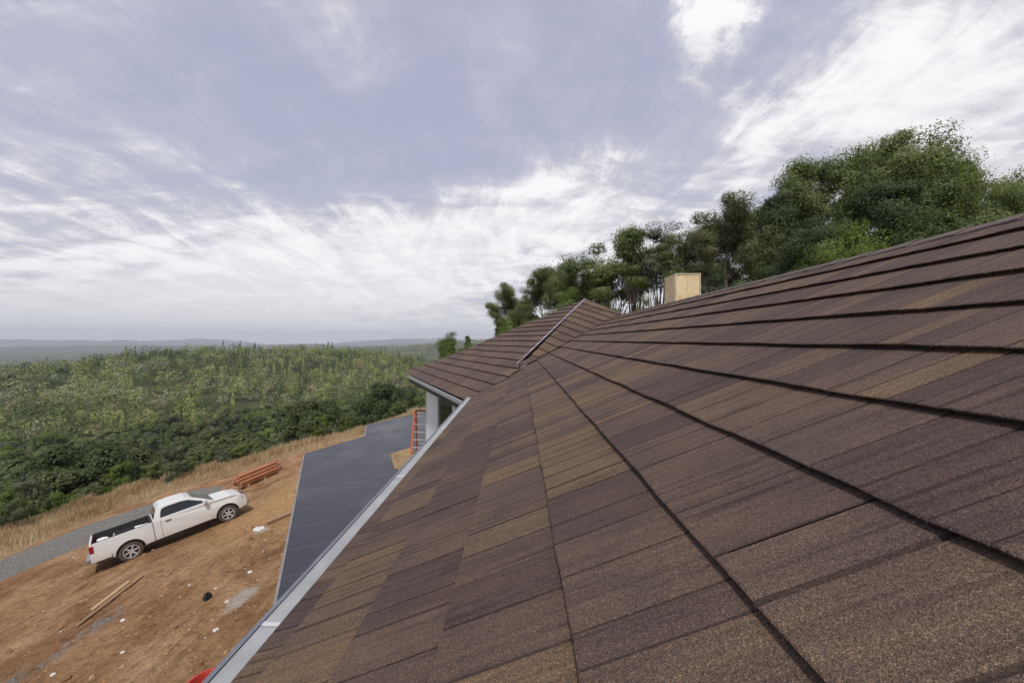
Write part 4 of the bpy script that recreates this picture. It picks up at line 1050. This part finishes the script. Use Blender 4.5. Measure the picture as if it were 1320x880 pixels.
    def panel(name, pts, off, m_, par=t):
        mb = MB()
        for s in (1, -1):
            q = [(x, s * (gy(x, z) + off), z) for x, z in pts]; q2 = [(x, s * (gy(x, z) - .03), z) for x, z in pts]; n = len(pts)
            mb = MB(); mb.add(q + q2, [tuple(range(n)), tuple(range(n, 2 * n))[::-1]] + [(i, (i + 1) % n, (i + 1) % n + n, i + n) for i in range(n)])
            mb.build(name, m_, par)
    side_g = [(CABR + .27, ZR + .075), (CABR + .30, 1.55), (CABR + .36, 1.69), (1.30, 1.735), (1.85, 1.735), (2.12, 1.69), (2.42, 1.53), (2.74, ZR + .10), (2.60, ZR + .075)]
    panel('side_window', side_g, .004, glass)
    # windshield and rear glass
    def crossq(name, x0, z0, x1, z1, off, m_, inset=.09):
        mb = MB(); nx, nz = -(z1 - z0), (x1 - x0); l = math.hypot(nx, nz); nx, nz = nx / l * off, nz / l * off
        if nz < 0 and name == 'windshield': nx, nz = -nx, -nz
        ya, yb = gy(x0, z0) - inset, gy(x1, z1) - inset; rows_ = []
        for i in range(7):
            f = i / 6; rows_.append((x0 + nx, ya * (2 * f - 1), z0 + nz))
        for i in range(7):
            f = i / 6; rows_.append((x1 + nx, yb * (2 * f - 1), z1 + nz))
        mb.add(rows_, [(i, i + 1, 8 + i, 7 + i) for i in range(6)]); return mb.build(name, m_, t)
    ws = MB(); 
    for (x0, z0, x1, z1, nm, m_) in ((3.02, ZR + .035, 2.26, 1.755, 'windshield', wsg),):
        dx, dz = (z0 - z1), (x0 - x1); l = math.hypot(dx, dz); ox, oz = abs(dx) / l * .012, abs(dz) / l * .012
        xm, zm = 2.62, 1.54
        P_ = [(x0, z0), (xm, zm), (x1, z1)]; vs = []
        for x, z in P_:
            y_ = gy(x, z) - .08
            for s in (-1, -.5, 0, .5, 1): vs.append((x + ox, y_ * s, z + oz))
        ws.add(vs, [(i + 5 * k, i + 1 + 5 * k, i + 6 + 5 * k, i + 5 + 5 * k) for k in range(2) for i in range(4)])
    ws.build('windshield', wsg, t)
    rg = MB(); y0, y1 = gy(.9, 1.35) - .12, gy(.97, 1.70) - .14
    rg.add([(CABR + .035, -y0, 1.36), (CABR + .035, y0, 1.36), (CABR + .148, y1, 1.70), (CABR + .148, -y1, 1.70)], [(0, 1, 2, 3)]); rg.build('rear_window', glass, t)
    # wheels
    for cx_ in (0, WB):
        for s in (-1, 1):
            mb = MB(); mb.lathe([(.23, -.10), (.34, -.115), (.385, -.10), (RW, -.06), (RW, .06), (.385, .10), (.34, .115), (.23, .10)], 'y', 36)
            wl = mb.build('wheel', tyre, t, smooth=False); wl.location = (cx_, s * .86, RW)
            rm = MB(); rm.lathe([(.262, -.05), (.262, .112), (.245, .118), (.235, .10), (.235, .0)], 'y', 36)
            rm.lathe([(.0, .085), (.07, .085), (.075, .06), (.075, 0)], 'y', 18)
            for k in range(6):
                a = R(60 * k + 12); c_, s_ = math.cos(a), math.sin(a); M = Matrix(((c_, 0, -s_), (0, 1, 0), (s_, 0, c_)))
                rm.box((c_ * .15, .075, s_ * .15), (.19, .035, .062), M)
            ri = rm.build('rim', alloy, wl); ri.scale = (1, s, 1)
            dk_ = MB(); dk_.lathe([(0, .012), (.236, .012)], 'y', 24); q_ = dk_.build('brake_disc', black, wl); q_.scale = (1, s, 1)
    # arch lips
    for cx_ in (0, WB):
        for s in (-1, 1):
            mb = MB(); A_ = arch(cx_, .475, -8, 188, 16); B_ = arch(cx_, .435, -8, 188, 16)
            for i in range(16):
                q = [A_[i], A_[i + 1], B_[i + 1], B_[i]]; v1 = [(x, s * (sidewidth(x, z) + .006), z) for x, z in q]; v2 = [(x, s * (sidewidth(x, z) - .10), z) for x, z in q]
                mb.add(v1 + v2, [(0, 1, 2, 3), (2, 3, 7, 6)])
            mb.build('wheel_arch', black, t)
    # lights, bumpers, handles, mirrors, seams
    for s in (-1, 1):
        mb = MB(); mb.box((BACK + .055, s * (W - .075), 1.03), (.14, .15, .30)); mb.build('tail_light', red, t, .02)
        mb = MB(); mb.box((WB + .70, s * (W - .20), ZR - .32), (.22, .24, .16), Matrix.Rotation(-s * R(28), 3, 'Z')); mb.build('headlight', lens, t, .03)
        mb = MB(); mb.box((1.32, s * (W - .005), 1.13), (.20, .03, .035)); mb.build('door_handle', black, t, .006)
        mb = MB(); mb.box((2.66, s * (W + .10), ZR + .13), (.12, .22, .19), Matrix.Rotation(s * R(8), 3, 'Z')); mb.build('side_mirror', paint, t, .03)
        for (x, z0, z1) in ((1.06, .52, ZR), (2.86, .55, ZR), (CABR + .0, .5, ZR)):
            mb = MB(); mb.add([(x - .006, s * (sidewidth(x, z0) + .0025), z0), (x + .006, s * (sidewidth(x, z0) + .0025), z0), (x + .006, s * (sidewidth(x, z1) + .0025), z1 - .02), (x - .006, s * (sidewidth(x, z1) + .0025), z1 - .02)], [(0, 1, 2, 3)])
            mb.build('door_seam', black, t)
        mb = MB(); mb.box((-.56, s * .86, .46), (.02, .26, .30)); mb.build('mud_flap', black, t)
    mb = MB(); mb.box((BACK - .07, 0, .60), (.16, 1.84, .19)); mb.build('rear_bumper', chrome, t, .03)
    mb = MB(); mb.box((WB + .89, 0, .58), (.12, 1.66, .22)); mb.build('front_bumper', chrome, t, .04)
    mb = MB(); mb.box((WB + .865, 0, .86), (.03, .95, .22)); mb.build('grille', black, t, .01)
    return TMx, WB
TM, WB = truck()
def inbed(x, y, z): return TM @ Vector((x, y, z))
M_pail = mat('white_plastic', (.72, .72, .70), .45)
p = inbed(-.82, -.28, .83); bk_ = empty('bucket', p, 0, 'white plastic bucket at the tailgate end of the pickup bed', 'bucket')
mb = MB(); mb.lathe([(0, .0), (.13, .0), (.155, .36), (.165, .36), (.165, .33), (.15, .33)], 'z', 20); b_ = mb.build('pail', M_pail, bk_)
mb = MB(); mb.lathe([(0, .365), (.168, .365), (.168, .34)], 'z', 20); mb.build('lid', M_pail, bk_)
p = inbed(.42, -.45, .83); tx = empty('tool_box', p, TM.to_euler().z, 'white box lying in the pickup bed by the cab', 'box')
mb = MB(); mb.box((0, 0, .16), (.42, .30, .32)); mb.build('case', M_pail, tx, .02)
mb = MB(); mb.box((0, 0, .335), (.45, .32, .04)); mb.build('lid', M_pail, tx, .012)
p = inbed(-.40, .1, .83); 
mb = MB(); mb.bar(TM @ Vector((-.42, -.62, 1.28)) , TM @ Vector((-.40, .3, .90)), .04, .10); sc_ = mb.build('board_offcut', mat('grey_board', (.38, .37, .35), .7))
tag(sc_, 'short grey board leaning across the pickup bed', 'board')

# ------------------------------------------------------------------ timber and debris in the yard
def wood(name, c0, c1):
    m = mat(name, c0, .75, 0, .3); t = m.node_tree; oc = ocoord(t)
    mp = N(t, 'ShaderNodeMapping'); mp.inputs['Scale'].default_value = (1.2, 26, 26); L(t, oc, mp.inputs[0])
    n1 = noise(t, mp.outputs[0], 1.0, 5, .6, .3); L(t, ramp(t, n1, [(.3, c0), (.7, c1)]), t.nodes['Principled BSDF'].inputs['Base Color']); bump(t, n1, .003)
    return m
M_red = wood('red_lumber', (.28, .105, .048), (.50, .23, .115)); M_tim = wood('old_timber', (.22, .13, .075), (.40, .26, .16)); M_pale = wood('pale_plank', (.36, .24, .13), (.52, .38, .23))
def board(name, A, B, wd, th, m, label, cat, group=None, z=None, tilt=0):
    A = Vector(A); B = Vector(B); o = (A + B) / 2; d = B - A; ln = d.length
    mb = MB(); mb.box((0, 0, 0), (ln, wd, th)); ob = mb.build(name, m, None, min(wd, th) * .08)
    ob.location = o; ob.rotation_euler = (tilt, -math.asin(d.z / ln), math.atan2(d.y, d.x)); return tag(ob, label, cat, group)
ax, ay = gpt(313, 631); bx, by = gpt(362, 607); dirv = Vector((bx - ax, by - ay, 0)); dl = dirv.normalized(); pr = Vector((-dl.y, dl.x, 0))
LS = Vector((ax, ay, 0)); g0 = hz(ax, ay)
g0 = float(gz(np.array([ax]), np.array([ay]))[0]); LEN = dirv.length + .2
rs = random.Random(8)
for k in range(3):
    c = LS + dl * (.35 + k * (LEN - .7) / 2); a = c - pr * .12; b = c + pr * .80
    board('support_block', (a.x, a.y, g0 + .07), (b.x, b.y, g0 + .07), .12, .16, M_pale, ['short pale block under the near end of the red lumber', 'short pale block under the middle of the red lumber', 'short pale block under the far end of the red lumber'][k], 'block', 'blocks under the red lumber')
names = ['nearest the dirt', 'second from the dirt', 'third from the dirt', 'farthest from the dirt']
for lay in range(4):
    for j in range(4):
        if (lay == 2 and j == 0) or (lay == 3 and j < 2): continue
        off = rs.uniform(-.22, .22); sh = pr * (.02 + j * .185 + rs.uniform(-.01, .01)); a = LS + dl * off + sh; b = a + dl * (LEN + rs.uniform(-.3, .2)); z_ = g0 + .15 + .075 + lay * .145
        board('lumber_beam', (a.x, a.y, z_), (b.x, b.y, z_), .165, .135, M_red, 'orange red lumber beam in the %s layer, %s' % (['bottom', 'second', 'third', 'top'][lay], names[j]), 'beam', 'red lumber beams stacked beyond the pickup')
a = gpt(343, 680); gg = float(gz(np.array([a[0]]), np.array([a[1]]))[0]); b = gpt(378, 663)
dv = Vector((b[0] - a[0], b[1] - a[1], 0)).normalized() * 2.6
board('timber_beam', (a[0], a[1], gg + .10), (a[0] + dv.x, a[1] + dv.y, gg + .12), .20, .20, M_tim, 'single brown timber lying on the dirt beside the deck edge', 'beam')
for (p, q, wd, m, lb) in (((98, 808), (184, 745), .07, M_tim, 'long thin brown plank on the dirt below the pickup'), ((118, 787), (166, 752), .10, M_pale, 'shorter pale plank beside the long thin one')):
    a, b = gpt(*p), gpt(*q); za, zb = (float(gz(np.array([c[0]]), np.array([c[1]]))[0]) for c in (a, b))
    board('plank', (a[0], a[1], za + .05), (b[0], b[1], zb + .05), wd, .045, m, lb, 'plank', None, tilt=.3)
def scrap(name, px, py, size, m, label, cat, seed=1, flat=.35, group=None):
    x, y = gpt(px, py); z_ = float(gz(np.array([x]), np.array([y]))[0]); bm = bmesh.new(); bmesh.ops.create_icosphere(bm, subdivisions=3, radius=size); r = random.Random(seed)
    ph = [r.uniform(0, 6) for _ in range(6)]
    for v in bm.verts:
        d = v.co.normalized(); k = 1 + .28 * math.sin(d.x * 4 + ph[0]) * math.sin(d.y * 5 + ph[1]) + .18 * math.sin(d.x * 9 + d.z * 7 + ph[2]) + .10 * r.uniform(-1, 1); v.co = Vector((d.x * k * size, d.y * k * size, d.z * k * size * flat))
    me = bpy.data.meshes.new(name); bm.to_mesh(me); bm.free(); o = obj(name, me, m, None, (x, y, z_ + size * flat * .5)); return tag(o, label, cat, group)
M_paper = worn('crumpled_white', (.55, .53, .50), (.78, .77, .74), 20, .8, bumpd=.01)
M_bag = mat('black_bag', (.008, .008, .009), .45)
scrap('plastic_bag', 267, 773, .10, M_bag, 'small black crumpled bag on the dirt', 'bag', 2, 1.3)
scrap('paper_scrap', 334, 684, .20, M_paper, 'white crumpled sheet beside the brown timber', 'scrap', 3, .22)
for i, (px, py, s_, lb) in enumerate([(322, 738, .11, 'white scrap right of the black bag, near the deck corner'), (278, 756, .06, 'small white scrap just above the black bag'), (244, 757, .06, 'small white scrap left above the black bag'), (292, 775, .08, 'white scrap at the edge of the chalky patch'), (278, 815, .10, 'white scrap nearest the gutter'), (158, 800, .09, 'pale flake beside the dark rut'), (68, 872, .08, 'pale stone at the lower left gravel strip'), (158, 842, .07, 'pale stone on the dirt between rut and gutter')]):
    scrap('white_scrap', px, py, s_ * .6, M_paper, lb, 'scrap', 10 + i, .45, 'white scraps on the dirt')
# red plastic drum, mostly hidden by the gutter
x, y = gpt(264, 906); z_ = float(gz(np.array([x]), np.array([y]))[0]); dr = empty('drum', (x, y, z_), 0, 'red plastic tub on the dirt half hidden by the gutter', 'tub')
mb = MB(); mb.lathe([(0, 0), (.27, 0), (.31, .38), (.335, .39), (.335, .41), (.30, .41), (.29, .36), (.26, .03), (0, .03)], 'z', 28); mb.build('shell', mat('red_plastic', (.48, .06, .04), .5), dr)
mb = MB()
for k in range(2): mb.box((.34 * (1 if k else -1), 0, .37), (.05, .14, .03))
mb.build('handle', mat('red_plastic_dark', (.35, .03, .02), .5), dr, .008)

# ------------------------------------------------------------------ step ladder on the deck
def ladder():
    Y = 15.4; X = at(543, Y); LH = 1.72; M_fib = worn('orange_fibreglass', (.50, .10, .04), (.62, .17, .08), 5, .5); M_al = mat('ladder_alu', (.55, .55, .55), .4, .7)
    t = empty('step_ladder', (X, Y, DZ), R(-8), 'orange step ladder standing on the dark deck', 'ladder')
    hw0, hw1, sp_ = .34, .25, .52
    for s in (-1, 1):
        mb = MB(); mb.bar((s * hw0, -sp_ * .5, 0), (s * hw1, -.03, LH), .085, .035, (0, 1, 0)); mb.build('rail', M_fib, t)
        mb = MB(); mb.bar((s * (hw0 - .01), sp_ * .75, 0), (s * (hw1 - .01), .06, LH - .05), .06, .03, (0, 1, 0)); mb.build('rear_rail', M_fib, t)
    for k in range(5):
        f = (k + 1) * .175; z = LH * f; y = -sp_ * .5 * (1 - f) - .03 * f; h = hw0 + (hw1 - hw0) * f
        mb = MB(); mb.box((0, y, z), (2 * h, .085, .03)); mb.build('step', M_al, t)
    mb = MB(); mb.box((0, .02, LH + .02), (.46, .20, .05)); mb.build('top_cap', mat('ladder_cap', (.10, .02, .02), .5), t, .01)
    for k in range(3):
        f = .2 + k * .25; z = LH * f; y = sp_ * .75 * (1 - f) + .06 * f; h = hw0 + (hw1 - hw0) * f - .01
        mb = MB(); mb.tube((-h, y, z), (h, y, z), .012, .012, 6); mb.build('brace', M_al, t)
ladder()

# ------------------------------------------------------------------ haze
def haze():
    m = bpy.data.materials.new('haze'); m.use_nodes = True; t = m.node_tree; t.nodes.clear()
    v = N(t, 'ShaderNodeVolumePrincipled'); v.inputs['Color'].default_value = (.83, .89, 1.0, 1); v.inputs['Density'].default_value = 1.0e-4; v.inputs['Anisotropy'].default_value = .0
    o = N(t, 'ShaderNodeOutputMaterial'); L(t, v.outputs[0], o.inputs['Volume'])
    mb = MB(); mb.box((0, 0, 10), (33000, 33000, 600)); h = mb.build('haze', m); tag(h, kind='stuff')
haze()
